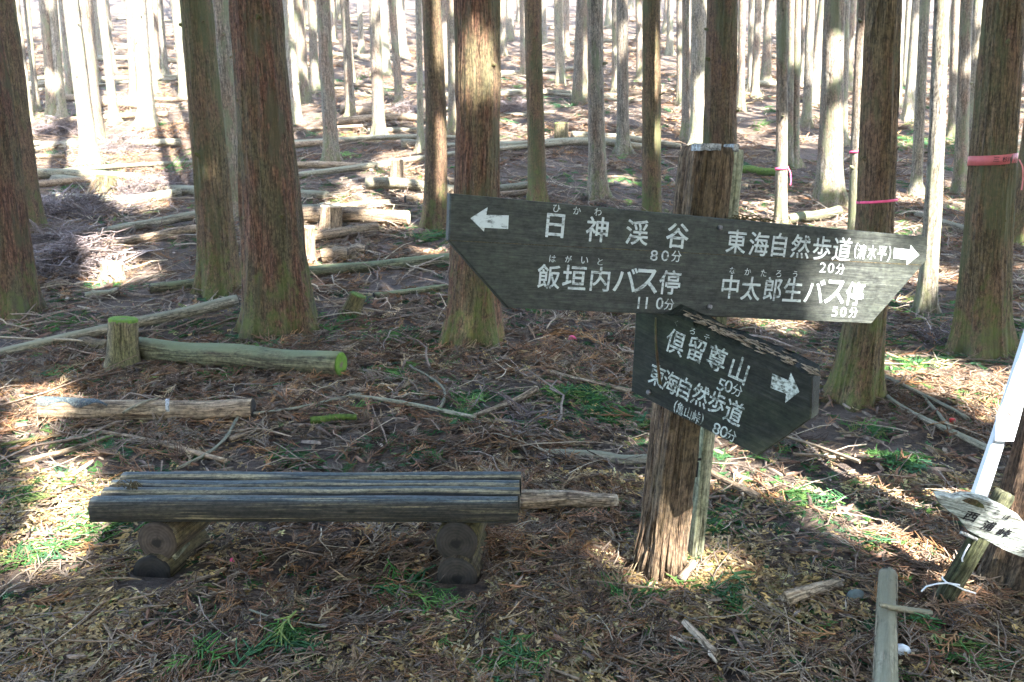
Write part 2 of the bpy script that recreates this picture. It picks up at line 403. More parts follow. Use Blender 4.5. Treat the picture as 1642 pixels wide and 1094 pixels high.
def bench_mat():
    m, n, b = new_mat('bench_wood')
    at = nd(n, 'ShaderNodeAttribute', attribute_name='grain'); g = at.outputs['Vector']
    oi = nd(n, 'ShaderNodeObjectInfo')
    cmb = nd(n, 'ShaderNodeCombineXYZ'); n.links.new(math_(n, 'MULTIPLY', oi.outputs['Random'], 31.), cmb.inputs[2])
    off = nd(n, 'ShaderNodeVectorMath', operation='ADD'); n.links.new(g, off.inputs[0]); n.links.new(cmb.outputs[0], off.inputs[1]); g = off.outputs[0]
    fib = noise_node(n, vscale(n, g, (150, 150, 3.2)), 1.0, 7, .62)
    paint = ramp(n, fib, [(.35, (.018, .026, .03)), (.5, (.038, .053, .057)), (.68, (.085, .105, .105))])
    bare = ramp(n, fib, [(.36, (.08, .066, .032)), (.62, (.30, .25, .14))])
    # worn to bare wood along the shoulders of each half-round and in streaks
    st = noise_node(n, vscale(n, g, (60, 60, 2.2)), 1.0, 6, .7)
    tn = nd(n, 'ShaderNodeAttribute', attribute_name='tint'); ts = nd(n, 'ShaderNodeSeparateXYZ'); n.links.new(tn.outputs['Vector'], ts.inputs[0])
    edge = math_(n, 'MULTIPLY', math_(n, 'SUBTRACT', 1.0, math_(n, 'MULTIPLY', math_(n, 'ABSOLUTE', math_(n, 'ADD', ts.outputs[0], .55)), 3.2), True), ts.outputs[1])
    w = ramp(n, math_(n, 'ADD', st, math_(n, 'MULTIPLY', edge, .22)), [(.57, (0, 0, 0)), (.68, (1, 1, 1))])
    col = paint
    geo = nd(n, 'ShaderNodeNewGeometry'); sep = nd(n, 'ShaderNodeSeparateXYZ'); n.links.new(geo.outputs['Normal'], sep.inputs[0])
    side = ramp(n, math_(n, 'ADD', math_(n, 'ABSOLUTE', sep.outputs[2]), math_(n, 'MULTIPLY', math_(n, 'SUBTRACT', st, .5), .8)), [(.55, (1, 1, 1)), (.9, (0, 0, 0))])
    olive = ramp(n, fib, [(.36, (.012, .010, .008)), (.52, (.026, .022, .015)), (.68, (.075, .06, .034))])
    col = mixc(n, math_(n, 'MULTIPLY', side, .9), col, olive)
    col = mixc(n, math_(n, 'MULTIPLY', w, .85), col, bare)
    g1 = noise_node(n, vscale(n, g, (90, 90, 45)), 1.0, 6, .74)
    col = mixc(n, .9, col, ramp(n, g1, [(.36, (.35, .35, .35)), (.5, (.95, .95, .95)), (.64, (1.5, 1.45, 1.4))]), 'MULTIPLY')
    kn = nd(n, 'ShaderNodeTexVoronoi'); kn.inputs['Scale'].default_value = 1.0; n.links.new(vscale(n, g, (14, 14, 5)), kn.inputs['Vector'])
    col = mixc(n, 1.0, col, ramp(n, kn.outputs['Distance'], [(.05, (.2, .18, .16)), (.12, (1, 1, 1))]), 'MULTIPLY')
    groove_dark = ramp(n, math_(n, 'ABSOLUTE', ts.outputs[0]), [(.78, (1, 1, 1)), (.95, (.25, .23, .2))])  # darkens each plank towards its edges, along the grooves
    col = mixc(n, ts.outputs[1], col, groove_dark, 'MULTIPLY')
    n.links.new(col, b.inputs['Base Color']); b.inputs['Roughness'].default_value = .7; b.inputs['Specular IOR Level'].default_value = .3
    bp = nd(n, 'ShaderNodeBump'); bp.inputs['Strength'].default_value = .5; bp.inputs['Distance'].default_value = .004
    n.links.new(fib, bp.inputs['Height']); n.links.new(bp.outputs[0], b.inputs['Normal'])
    return m
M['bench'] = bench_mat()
M['litter'] = tint_mat('litter', var=.4, scale=45)
M['twig'] = tint_mat('twig', var=.35, scale=50)
M['leaf'] = tint_mat('leaf', var=.3, scale=40, trans=.2)

def ground_mat():
    m, n, b = new_mat('forest_soil')
    geo = nd(n, 'ShaderNodeNewGeometry'); p = geo.outputs['Position']
    big = noise_node(n, p, .9, 6, .65); mid = noise_node(n, p, 9, 6, .7); fine = noise_node(n, p, 70, 4, .7)
    st = noise_node(n, vscale(n, p, (12, 40, 20)), 1.0, 6, .7)
    col = ramp(n, mid, [(.3, (.026, .019, .014)), (.48, (.07, .048, .034)), (.6, (.118, .083, .058)), (.75, (.18, .137, .10))])
    col = mixc(n, math_(n, 'MULTIPLY', ramp(n, big, [(.45, (0, 0, 0)), (.62, (1, 1, 1))]), .5), col, (.1, .078, .066))
    col = mixc(n, math_(n, 'MULTIPLY', ramp(n, st, [(.55, (0, 0, 0)), (.68, (1, 1, 1))]), .6), col, (.2, .16, .125))
    gr = noise_node(n, p, 2.6, 6, .75)
    col = mixc(n, math_(n, 'MULTIPLY', ramp(n, gr, [(.6, (0, 0, 0)), (.68, (1, 1, 1))]), .5), col, (.05, .085, .03))
    col = mixc(n, .7, col, ramp(n, fine, [(.3, (.4, .4, .4)), (.65, (1.25, 1.25, 1.25))]), 'MULTIPLY')
    n.links.new(col, b.inputs['Base Color'])
    bp = nd(n, 'ShaderNodeBump'); bp.inputs['Strength'].default_value = 1.0; bp.inputs['Distance'].default_value = .03
    n.links.new(math_(n, 'ADD', math_(n, 'ADD', mid, st), math_(n, 'MULTIPLY', fine, .4)), bp.inputs['Height']); n.links.new(bp.outputs[0], b.inputs['Normal'])
    return m
M['ground'] = ground_mat()

# ------------------------------------------------------------------ ground
def build_ground():
    gx = .9 * np.sinh(np.linspace(-6.2, 6.2, 421)); gy = 4 + 2.2 * np.sinh(np.linspace(-5.3, 5.6, 461))
    X, Y = np.meshgrid(gx, gy); Z = terrain(X, Y)
    near = np.clip((12 - np.abs(Y - 4)) / 8, 0, 1)
    Z = Z + near * (noise(X * 9, Y * 9, seed=8) - .5) * .022
    nx, ny = len(gx), len(gy)
    i = np.arange(ny - 1)[:, None] * nx; j = np.arange(nx - 1)[None]
    Q = np.stack([i + j, i + j + 1, i + nx + j + 1, i + nx + j], -1).reshape(-1, 4)
    mb = MB(); mb.add(np.stack([X, Y, Z], -1).reshape(-1, 3), Q)
    tag(mb.build('ground', M['ground']), kind='structure')
build_ground()

# ------------------------------------------------------------------ trees
TREES = []            # (thing, base, axis points) for handing out the crowns
def trunk_mesh(mb, P, R, sides, n_low, seed, relief, flare):
    """P: axis points from the ground up, R: radii.  Fibrous relief, lobed root flare, a buried foot."""
    P = np.asarray(P, float); L = np.concatenate([[0], np.cumsum(np.linalg.norm(np.diff(P, axis=0), axis=1))])
    low = min(6.5, L[-1] * .6)
    s = np.concatenate([np.linspace(-.25, low, n_low), np.linspace(low, L[-1], 14)[1:]])
    Q = np.stack([np.interp(s, L, P[:, k]) for k in range(3)], 1)
    Q[s < 0] = P[0] + (P[1] - P[0]) / np.linalg.norm(P[1] - P[0]) * s[s < 0][:, None]
    Rr = np.interp(s, L, R)
    r0 = R[0]; lob = seed * 1.7
    def fn(rr, th, sv):
        c, sn = np.cos(th), np.sin(th)
        sv = sv - .25
        h = np.maximum(sv, -.05)
        fl = flare * r0 * np.exp(-h / (.55 * r0 + .04)) * (.45 + .6 * np.cos(th * 4 + lob) + .5 * np.cos(th * 7 + lob * 2))
        r = rr + np.maximum(fl, -.1 * r0) + flare * .3 * r0 * np.exp(-h / (2.0 * r0))
        r = r * (1 + .05 * (noise(c * 1.2 + lob, sn * 1.2, sv * .7, seed=seed) - .5) * 2)
        if relief:
            k = 1 / max(r0, .05)
            a = noise(c * 9 + lob, sn * 9, sv * 2.2, seed=seed + 1); b2 = noise(c * 22 + lob, sn * 22, sv * 3.5, seed=seed + 2)
            pl = noise(c * 3 + lob, sn * 3, sv * 1.1, seed=seed + 3)
            d = (np.abs(a - .5) * 2 - .5) * .012 + (b2 - .5) * .008 + np.where(pl > .62, .006, 0)
            r = r + relief * d * np.clip(r / .15, .5, 1.5)
        return r
    tube(mb, Q, Rr, sides, cap=True, rad_fn=fn, s0=0.0)
    g = mb.g[-1]; g[:, 2] -= .25

def tree(label, pts, tone='bark_grey', near=1, group=None, flakes=0, flare=.45, depth_scale=1.0, name='cedar_tree'):
    ub, vb, wb = pts[0]
    B = on_ground(ub, vb); yb = B[1]
    P, R = [B], [wb / 2 * depth_of(B) / F]
    for (u, v, w) in pts[1:]:
        q = at_y(u, v, yb); P.append(q); R.append(w / 2 * depth_of(q) / F)
    P = np.array(P); R = np.array(R)
    # carry the stem on to its top above the picture, bending back towards the vertical
    d = (P[-1] - P[-2]) / np.linalg.norm(P[-1] - P[-2]); q = P[-1]; top = B[2] + 15.5 + (len(TREES) * 37 % 20) * .1
    ex, er = [], []
    n = 8; h = (top - q[2]) / n; r1 = R[-1]
    for k in range(n):
        d = d * .7 + np.array([0, 0, .3]); d /= np.linalg.norm(d)
        q = q + d * h / max(d[2], .5); ex.append(q); er.append(r1 * (1 - (k + 1) / n) ** .8 + .012)
    P = np.concatenate([P, ex]); R = np.concatenate([R, er])
    # smooth the polyline
    L = np.concatenate([[0], np.cumsum(np.linalg.norm(np.diff(P, axis=0), axis=1))])
    s = np.linspace(0, L[-1], 60); Ps = np.stack([np.interp(s, L, P[:, k]) for k in range(3)], 1); Rs = np.interp(s, L, R)
    for _ in range(2):
        Ps[1:-1] = (Ps[:-2] + 2 * Ps[1:-1] + Ps[2:]) / 4; Rs[1:-1] = (Rs[:-2] + 2 * Rs[1:-1] + Rs[2:]) / 4
    t = thing(name, B, label, 'tree', group)
    seed = len(TREES) + 20
    mb = MB()
    if near == 2: trunk_mesh(mb, Ps, Rs, 150, 240, seed, 1.0, flare)
    elif near == 1: trunk_mesh(mb, Ps, Rs, 40, 70, seed, .8, flare)
    else: trunk_mesh(mb, Ps, Rs, 20, 34, seed, .6, flare)
    # loose strips of bark peeling off the stem
    for k in range(flakes):
        hh = random.uniform(.35, 3.2); ang = random.uniform(-2.6, -.5); i = int(np.searchsorted(s, hh)); c = Ps[i]; r = Rs[i] * 1.02
        w = random.uniform(.006, .02); ln = random.uniform(.08, .3); out = random.uniform(.008, .035)
        V, n2 = [], 7
        for m in range(n2):
            f = m / (n2 - 1); rad = r + .004 + out * f ** 2; a = ang + .15 * math.sin(f * 2 + k) * f
            for sgn in (-1, 1):
                aa = a + sgn * w * (1 - .6 * f) / r
                V.append([c[0] + rad * math.cos(aa), c[1] + rad * math.sin(aa), c[2] + (ln * f if k % 3 else -ln * f)])
        Q = [[2 * m, 2 * m + 1, 2 * m + 3, 2 * m + 2] for m in range(n2 - 1)]
        V = np.array(V); mb.add(V, Q, grain=V - c + [0, 0, hh])
    if near:
        for k in range(7 if near == 2 else 3):                         # snapped-off branch stubs
            hh = random.uniform(.5, 4.2); ang = random.uniform(-2.9, -.2); i = int(np.searchsorted(s, hh)); c = Ps[i]; r = Rs[i]
            d3 = np.array([math.cos(ang), math.sin(ang), random.uniform(-.1, .5)]); ln = random.uniform(.012, .05) * (1 if near == 2 else 1.3)
            Pk = np.array([c + d3 * (r * .9), c + d3 * (r + ln * .4), c + d3 * (r + ln)]); rk = random.uniform(.006, .016)
            tube(mb, resample(Pk, 6), np.linspace(rk * 1.9, rk * .8, 6), 8, wob=.35, seed=k)
    mb.build('trunk', M[tone], t)
    TREES.append((t, B, Ps))
    return t

# the near trees, each drawn base first: (u, v, width) in the photograph's own pixels, all in the plane of its foot
NEAR = [
 ('broad red-brown cedar cut by the left edge of the view, moss at its foot', [(8, 505, 92), (-2, 330, 78), (-22, 150, 74), (-52, 0, 70)], 'bark_red', 2, 10),
 ('brown cedar close behind the broad red-brown trunk at the left edge', [(40, 388, 60), (30, 250, 46), (12, 90, 42), (0, 0, 42)], 'bark_olive', 1, 3),
 ('straight brown cedar left of the thickest trunk, a pole end at its foot', [(352, 468, 62), (346, 350, 54), (328, 150, 50), (314, 0, 48)], 'bark_olive', 2, 5),
 ('thickest cedar, reddish bark with flared mossy roots, behind the bench', [(449, 530, 104), (441, 400, 94), (427, 200, 82), (410, 0, 76)], 'bark_red', 2, 9),
 ('thick cedar with long peeling bark strips whose foot shows left of the big sign', [(757, 548, 84), (760, 420, 74), (768, 250, 68), (765, 0, 73)], 'bark_red', 2, 10),
 ('slim cedar with mossy foot standing just left of the sign arrow', [(698, 368, 40), (699, 300, 36), (699, 150, 33), (691, 0, 30)], 'bark_olive', 1, 4),
 ('slim straight cedar rising behind the first sign characters', [(861, 330, 30), (859, 200, 27), (854, 0, 27)], 'bark_olive', 1, 2),
 ('pale cedar with a sunlit flared foot above the left half of the sign', [(959, 318, 32), (957, 240, 26), (955, 120, 26), (954, 0, 25)], 'bark_grey', 1, 2),
 ('slim cedar rising from behind the sign just left of the post top', [(1045, 350, 30), (1045, 200, 29), (1044, 0, 28)], 'bark_olive', 1, 2),
 ('dark cedar directly behind the post top, bark curling off it', [(1154, 400, 56), (1153, 220, 53), (1156, 100, 51), (1158, 0, 49)], 'bark_olive', 2, 8),
 ('dark olive cedar with a curved mossy foot behind the sign and a pink tape', [(1366, 640, 72), (1378, 560, 62), (1392, 500, 58), (1406, 330, 57), (1410, 160, 53), (1417, 0, 52)], 'bark_olive', 2, 6),
 ('tall tan cedar standing left of the two taped trunks', [(1330, 332, 46), (1331, 260, 36), (1335, 120, 33), (1338, 0, 31)], 'bark_grey', 1, 3),
 ('thin cedar with a pink tape hugging the dark olive trunk', [(1369, 385, 20), (1373, 240, 18), (1379, 110, 18), (1384, 0, 17)], 'bark_grey', 1, 0),
 ('thin cedar with a pink tape right of the post top', [(1252, 365, 20), (1254, 240, 18), (1254, 100, 18), (1254, 0, 18)], 'bark_grey', 1, 0),
 ('stout cedar wearing the wide red tape on the right', [(1573, 566, 80), (1580, 430, 69), (1590, 270, 65), (1604, 100, 62), (1612, 0, 62)], 'bark_olive', 2, 6),
 ('pale sunlit cedar beside the right tip of the sign', [(1484, 500, 30), (1496, 350, 25), (1503, 200, 23), (1510, 0, 23)], 'bark_pale', 1, 0),
 ('leaning dark cedar cut by the right edge behind the white board', [(1640, 928, 112), (1658, 850, 104), (1694, 700, 100), (1740, 500, 98)], 'bark_dark', 2, 6),
 ('dark leaning stem at the right edge beyond the stout taped cedar', [(1630, 392, 34), (1646, 300, 32), (1662, 180, 32), (1676, 0, 30)], 'bark_olive', 1, 0),
]
for lab, pts, tone, near, fk in NEAR: tree(lab, pts, tone, near, flakes=fk, flare=.3 if pts[0][2] > 60 else .35)

# the stand on the lower slope: (u at top, width, u at foot, v at foot, tone)
MID = [
 (2, 'left', [(72, 18, 88, 192, 'bark_grey'), (84, 13, 100, 192, 'bark_pale'), (112, 22, 146, 262, 'bark_pale'), (131, 20, 157, 232, 'bark_grey'), (162, 13, 184, 198, 'bark_grey'), (207, 11, 214, 166, 'bark_grey'), (222, 22, 237, 203, 'bark_pale'), (240, 9, 248, 150, 'bark_pale'), (247, 10, 252, 132, 'bark_grey'), (256, 9, 266, 126, 'bark_pale'), (281, 15, 298, 162, 'bark_pale'), (42, 9, 60, 180, 'bark_grey'), (26, 10, 48, 196, 'bark_pale')]),
 (3, 'gap', [(353, 24, 378, 352, 'bark_grey'), (370, 11, 381, 215, 'bark_pale')]),
 (4, 'mid', [(461, 17, 474, 197, 'bark_pale'), (484, 10, 488, 122, 'bark_grey'), (500, 13, 505, 148, 'bark_grey'), (518, 21, 532, 264, 'bark_grey'), (552, 14, 563, 192, 'bark_grey'), (576, 9, 580, 88, 'bark_pale'), (600, 18, 608, 222, 'bark_grey'), (614, 9, 617, 100, 'bark_pale'), (628, 12, 641, 168, 'bark_grey'), (641, 15, 645, 92, 'bark_pale'), (671, 10, 675, 242, 'bark_pale')]),
 (5, 'sign', [(709, 9, 711, 130, 'bark_pale'), (723, 15, 728, 216, 'bark_grey')]),
 (6, 'cent', [(837, 9, 840, 122, 'bark_grey'), (871, 8, 873, 72, 'bark_pale'), (907, 11, 907, 92, 'bark_grey'), (937, 10, 940, 152, 'bark_pale'), (985, 9, 986, 152, 'bark_grey'), (998, 18, 999, 247, 'bark_grey'), (1024, 11, 1027, 128, 'bark_grey'), (1075, 10, 1074, 88, 'bark_pale'), (1089, 9, 1090, 168, 'bark_grey'), (1101, 15, 1101, 227, 'bark_grey'), (1121, 24, 1120, 240, 'bark_pale')]),
 (9, 'post', [(1190, 11, 1188, 178, 'bark_grey'), (1205, 9, 1203, 150, 'bark_pale'), (1216, 11, 1210, 157, 'bark_grey'), (1233, 14, 1228, 132, 'bark_grey')]),
 (13, 'tape', [(1269, 10, 1266, 270, 'bark_grey'), (1279, 11, 1275, 268, 'bark_grey'), (1290, 9, 1287, 132, 'bark_grey'), (1300, 13, 1293, 202, 'bark_pale'), (1311, 8, 1307, 130, 'bark_grey')]),
 (11, 'tan', [(1357, 11, 1352, 232, 'bark_pale'), (1368, 10, 1360, 150, 'bark_grey')]),
 (10, 'olive', [(1446, 11, 1438, 172, 'bark_pale'), (1458, 10, 1450, 140, 'bark_pale'), (1470, 14, 1456, 192, 'bark_pale'), (1483, 15, 1469, 312, 'bark_pale')]),
 (15, 'tip', [(1533, 13, 1527, 222, 'bark_grey'), (1550, 18, 1539, 312, 'bark_grey'), (1568, 16, 1556, 262, 'bark_pale')]),
]
WHERE = {'left': 'left of the straight brown cedar', 'gap': 'between the straight brown cedar and the thickest cedar', 'mid': 'between thickest cedar and slim mossy-footed cedar',
 'sign': 'just left of the thick peeling cedar', 'cent': 'above the left half of the big sign', 'post': 'just right of the dark cedar behind the post', 'tape': 'right of the thin taped cedar',
 'tan': 'between tan cedar and dark olive trunk', 'olive': 'between dark olive trunk and pale sunlit trunk', 'tip': 'between pale sunlit trunk and stout taped cedar'}
ORD = ['first', 'second', 'third', 'fourth', 'fifth', 'sixth', 'seventh', 'eighth', 'ninth', 'tenth', 'eleventh', 'twelfth', 'thirteenth']
SHADE = {'bark_grey': 'grey', 'bark_pale': 'pale'}
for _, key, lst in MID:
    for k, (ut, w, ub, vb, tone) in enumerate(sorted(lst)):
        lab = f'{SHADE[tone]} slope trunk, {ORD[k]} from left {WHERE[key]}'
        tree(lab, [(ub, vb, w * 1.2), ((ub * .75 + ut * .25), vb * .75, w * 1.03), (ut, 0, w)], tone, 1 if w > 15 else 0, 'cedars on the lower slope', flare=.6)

# farther up the slope: copies of six stems
protos = []
for k in range(6):
    mb = MB(); z = np.linspace(0, 15 + k * .4, 30)
    a = k * 1.3
    P = np.stack([.10 * np.sin(z * .35 + a), .10 * np.cos(z * .3 + a * 2) - .1 * math.cos(a * 2), z], 1); P[:, 0] -= P[0, 0]
    R = .13 * (1 - z / z[-1]) ** .7 + .012
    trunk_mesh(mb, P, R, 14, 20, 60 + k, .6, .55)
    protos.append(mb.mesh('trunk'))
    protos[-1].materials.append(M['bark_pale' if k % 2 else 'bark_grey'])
placed = [(t[1][0], t[1][1]) for t in TREES]; far = []
tries = 0
while len(far) < 222 and tries < 20000:
    tries += 1
    y = random.uniform(16, 78); x = random.uniform(-1, 1) * (.70 * y + 2)
    B = np.array([x, y, float(terrain(x, y))]); u, v, dz = [float(q[0]) for q in project(B[None])]
    if v > 190: continue
    if 780 < u < 1060 and random.random() < (.65 if y < 50 else .35): continue
    if any((x - a) ** 2 + (y - b) ** 2 < (1.25 + y * .012) ** 2 for a, b in placed): continue
    placed.append((x, y)); far.append((B, u))
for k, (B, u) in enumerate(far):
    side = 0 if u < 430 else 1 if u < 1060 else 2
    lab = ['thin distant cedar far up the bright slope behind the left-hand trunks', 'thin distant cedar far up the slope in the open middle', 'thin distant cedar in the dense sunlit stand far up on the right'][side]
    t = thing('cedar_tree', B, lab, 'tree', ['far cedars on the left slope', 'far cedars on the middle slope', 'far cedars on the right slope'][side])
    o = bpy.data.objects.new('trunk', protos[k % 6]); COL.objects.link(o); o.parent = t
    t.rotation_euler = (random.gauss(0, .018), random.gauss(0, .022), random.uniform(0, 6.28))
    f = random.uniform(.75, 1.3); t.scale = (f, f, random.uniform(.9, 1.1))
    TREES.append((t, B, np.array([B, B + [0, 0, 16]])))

# ------------------------------------------------------------------ the crowns, and where the sun comes through them
# holes in the leaf cover: sun flecks on the ground (u, v, ru, rv in the photograph) ...
FLECKS = [(95, 765, 50, 30), (125, 830, 55, 40), (75, 885, 55, 32), (140, 790, 30, 30), (70, 645, 60, 26), (40, 690, 30, 22), (215, 262, 95, 75), (100, 262, 45, 25), (250, 180, 60, 50), (175, 432, 50, 28),
 (497, 402, 30, 40), (530, 345, 14, 22), (560, 372, 40, 5), (640, 302, 30, 10), (1235, 520, 75, 14), (1160, 730, 36, 24), (1215, 760, 40, 20), (1320, 790, 70, 15), (1385, 825, 50, 18),
 (1150, 903, 38, 18), (1440, 590, 55, 16), (1540, 615, 75, 22), (1600, 640, 50, 28), (1480, 560, 50, 14), (1200, 345, 60, 20), (1330, 360, 70, 18), (1235, 790, 30, 12), (450, 455, 60, 9), (690, 318, 30, 10), (660, 410, 50, 8), (1300, 590, 60, 10)]
# ... and on upright things: (point, radius)
SPOTS = []
def spot(u, v, y, r): SPOTS.append((at_y(u, v, y), r))
_g = on_ground(1055, 938)[1] + .07 - .155                       # the plane of the long board, as built below
def board_y(u, v):
    d = RX * 2.82 + FW + UP * -.08; n = np.cross(d, [-.05, 0, 1]); o = at_y(1146, 430, _g); r = ray(u, v)
    return float((CAM + r * (np.dot(o - CAM, n) / np.dot(r, n)))[1])
for _u, _v, _r in ((1385, 475, .11), (1368, 492, .09), (1400, 450, .05), (1375, 508, .08), (1490, 400, -.02)):
    spot(_u, _v, board_y(_u, _v), _r)
spot(1080, 890, 2.68, .07); spot(1094, 850, 2.68, .03)
spot(1625, 690, 3.06, .13); spot(1640, 600, 3.06, .15); spot(1600, 700, 3.08, .06); spot(1590, 850, 2.5, .05); spot(1618, 860, 2.5, .05); spot(1590, 890, 2.55, .04); spot(1640, 760, 2.6, .05)
for u, v, i, r in [(762, 140, 4, .10), (775, 160, 4, .06), (700, 40, 5, .13), (705, 235, 5, .08), (957, 270, 7, .18), (957, 220, 7, .06), (1050, 235, 8, .09), (1322, 110, 11, .2), (1325, 270, 11, .28), (1327, 200, 11, .08), (1500, 250, 15, .2), (1495, 320, 15, .2), (1503, 170, 15, .2), (1508, 60, 15, .2), (1488, 420, 15, .2), (12, 30, 1, .14), (38, 330, 1, .07), (1640, 400, 17, .1)]:
    spot(u, v, TREES[i][1][1], r)
LOWER = len(NEAR)

def build_canopy():
    near_n, far_n = 210000, 34000
    # near: where each clump's shadow falls is chosen first, then the clump is put up along the sun's ray
    q = np.stack([rng.uniform(-15, 15, near_n), rng.uniform(-4, 13, near_n)], 1)
    f = np.stack([rng.uniform(-62, 62, far_n), rng.uniform(12, 82, far_n)], 1)
    f = f[np.abs(f[:, 0]) < f[:, 1] * .72 + 7]
    q = q[np.abs(q[:, 0]) < np.maximum(q[:, 1], 0) * .75 + 3.5]
    ex_ = np.stack([rng.uniform(-9, 9, 60000), rng.uniform(12, 15.5, 60000)], 1); q = np.concatenate([q, ex_[:26000]])
    L = np.concatenate([q, f]); big = np.concatenate([np.zeros(len(q)), np.ones(len(f))])
    L3 = np.concatenate([L, terrain(L[:, 0], L[:, 1])[:, None]], 1)
    h = np.where(big > 0, rng.uniform(9.5, 16, len(L)), rng.uniform(9.0, 13.5, len(L)))
    P = L3 + S * (h / S[2])[:, None]
    u, v, dz = project(L3); ok = dz > .3
    keep = np.ones(len(L), bool)
    wob = 1 + .7 * (noise(L[:, 0] * 4, L[:, 1] * 4, seed=31) - .5)
    for (a, b, ra, rb) in FLECKS:
        keep &= ~(ok & (((u - a) / (ra + .10 * F / np.maximum(dz, 1))) ** 2 + ((v - b) / (rb + .04 * F / np.maximum(dz, 1))) ** 2 < wob))
    shade = np.zeros(len(P), bool)
    for i in (0, 1, 2, 3, 4, 6, 8, 9, 10, 14):
        A = TREES[i][2]
        for z in np.arange(.3, 4.3, .25):
            X = np.array([np.interp(A[0, 2] + z, A[:, 2], A[:, k]) for k in range(3)]); d = P - X; t = d @ S
            shade |= (t > 0) & (np.linalg.norm(d - t[:, None] * S, axis=1) < .42)
    # the slope beyond stands under a broken cover
    g1 = noise(L[:, 0] * .55 + 4, L[:, 1] * .35, seed=33); g2 = noise(L[:, 0] * 1.7, L[:, 1] * 1.1 + 7, seed=34)
    bright = np.clip((u - 1050) / 400, 0, 1) * .10 + np.clip((420 - u) / 300, 0, 1) * .05 + np.clip((L[:, 1] - 16) / 30, 0, 1) * .07
    gap = (g1 * .5 + g2 * .5) > (.642 - bright)
    keep &= ~((L[:, 1] > 9.0) & gap)
    keep &= ~((L[:, 1] > 7.5) & (L[:, 1] <= 9.0) & ((g1 * .4 + g2 * .6) > .66))
    keep |= shade
    for X, r in SPOTS:
        d = P - X; t = d @ S; dist = np.linalg.norm(d - t[:, None] * S, axis=1)
        keep &= ~((t > 0) & (dist < r * (.75 + .25 * wob) + .11))
    P, big = P[keep], big[keep]
    size = np.where(big > 0, rng.uniform(.22, .42, len(P)), rng.uniform(.06, .15, len(P)))
    nrm = rng.normal(size=(len(P), 3)); nrm[:, 2] = np.abs(nrm[:, 2]) + .3; nrm /= np.linalg.norm(nrm, axis=1)[:, None]
    a = np.cross(nrm, rng.normal(size=(len(P), 3))); a /= np.linalg.norm(a, axis=1)[:, None]; b = np.cross(nrm, a)
    k = 7; th = np.arange(k) / k * 2 * math.pi
    rad = size[:, None] * rng.uniform(.6, 1.25, (len(P), k))
    V = P[:, None] + rad[..., None] * (np.cos(th)[None, :, None] * a[:, None] + np.sin(th)[None, :, None] * b[:, None]) + rng.normal(0, .02, (len(P), k, 3))
    V = np.concatenate([V, P[:, None] + nrm[:, None] * .03], 1)
    tri = np.array([[j, (j + 1) % k, k] for j in range(k)])
    # each clump belongs to the nearest stem; the rest is cover out of view, partly added to cut sky light
    wn = 15000
    wq = np.stack([rng.uniform(-34, 34, wn), rng.uniform(-34, 14, wn)], 1); wq = wq[(np.abs(wq[:, 0]) > np.maximum(wq[:, 1], 0) * .75 + 3.5) | (wq[:, 1] < -4)]
    W3 = np.concatenate([wq, np.zeros((len(wq), 1))], 1) + S * (rng.uniform(10, 15, len(wq)) / S[2])[:, None]  # wide unseen cover, added to dim the open sky
    en = 5200; ea = rng.uniform(math.pi * .98, math.pi * 2.02, en); er = rng.uniform(17, 30, en)
    E3 = np.stack([er * np.cos(ea), er * np.sin(ea) - 4, rng.uniform(.3, 11, en)], 1)  # low foliage added behind the camera to block light from the low sky
    X3 = np.concatenate([W3, E3]); sz = rng.uniform(.25, .5, len(X3))
    nr = rng.normal(size=(len(X3), 3)); nr /= np.linalg.norm(nr, axis=1)[:, None]; a = np.cross(nr, rng.normal(size=(len(X3), 3))); a /= np.linalg.norm(a, axis=1)[:, None]; b = np.cross(nr, a)
    rad = sz[:, None] * rng.uniform(.6, 1.25, (len(X3), k)); V2 = X3[:, None] + rad[..., None] * (np.cos(th)[None, :, None] * a[:, None] + np.sin(th)[None, :, None] * b[:, None])
    P = np.concatenate([P, X3]); V = np.concatenate([V, np.concatenate([V2, X3[:, None] + nr[:, None] * .03], 1)])
    best = np.full(len(P), 1e9); who = np.full(len(P), -1)
    for i, (t, B, A) in enumerate(TREES):
        ax = np.interp(P[:, 2], A[:, 2], A[:, 0]); ay = np.interp(P[:, 2], A[:, 2], A[:, 1])
        d = np.hypot(P[:, 0] - ax, P[:, 1] - ay); m = d < best; best[m] = d[m]; who[m] = i
    who[best > 2.3] = -1
    tint = np.array([.05, .085, .03])[None] * rng.uniform(.6, 1.3, (len(P), 1))
    for i in range(-1, len(TREES)):
        m = np.where(who == i)[0]
        if not len(m): continue
        mb = MB(); mb.add(V[m].reshape(-1, 3), None, (tri[None] + (np.arange(len(m)) * (k + 1))[:, None, None]).reshape(-1, 3), tint=np.repeat(tint[m], k + 1, 0))
        if i < 0:
            tag(mb.build('shade_foliage', M['leaf'], smooth=False), 'green cedar foliage overhead and unseen low foliage added behind to shade the clearing', 'foliage', kind='stuff')
        elif i < LOWER + sum(len(l) for _, _, l in MID):
            mb.build('crown', M['leaf'], TREES[i][0], smooth=False)
        else:
            t = TREES[i][0]
            mw = Matrix.LocRotScale(t.location, t.rotation_euler, t.scale).inverted()
            me = mb.mesh('crown', smooth=False); me.transform(mw); me.materials.append(M['leaf'])
            o = bpy.data.objects.new('crown', me); COL.objects.link(o); o.parent = t
build_canopy()

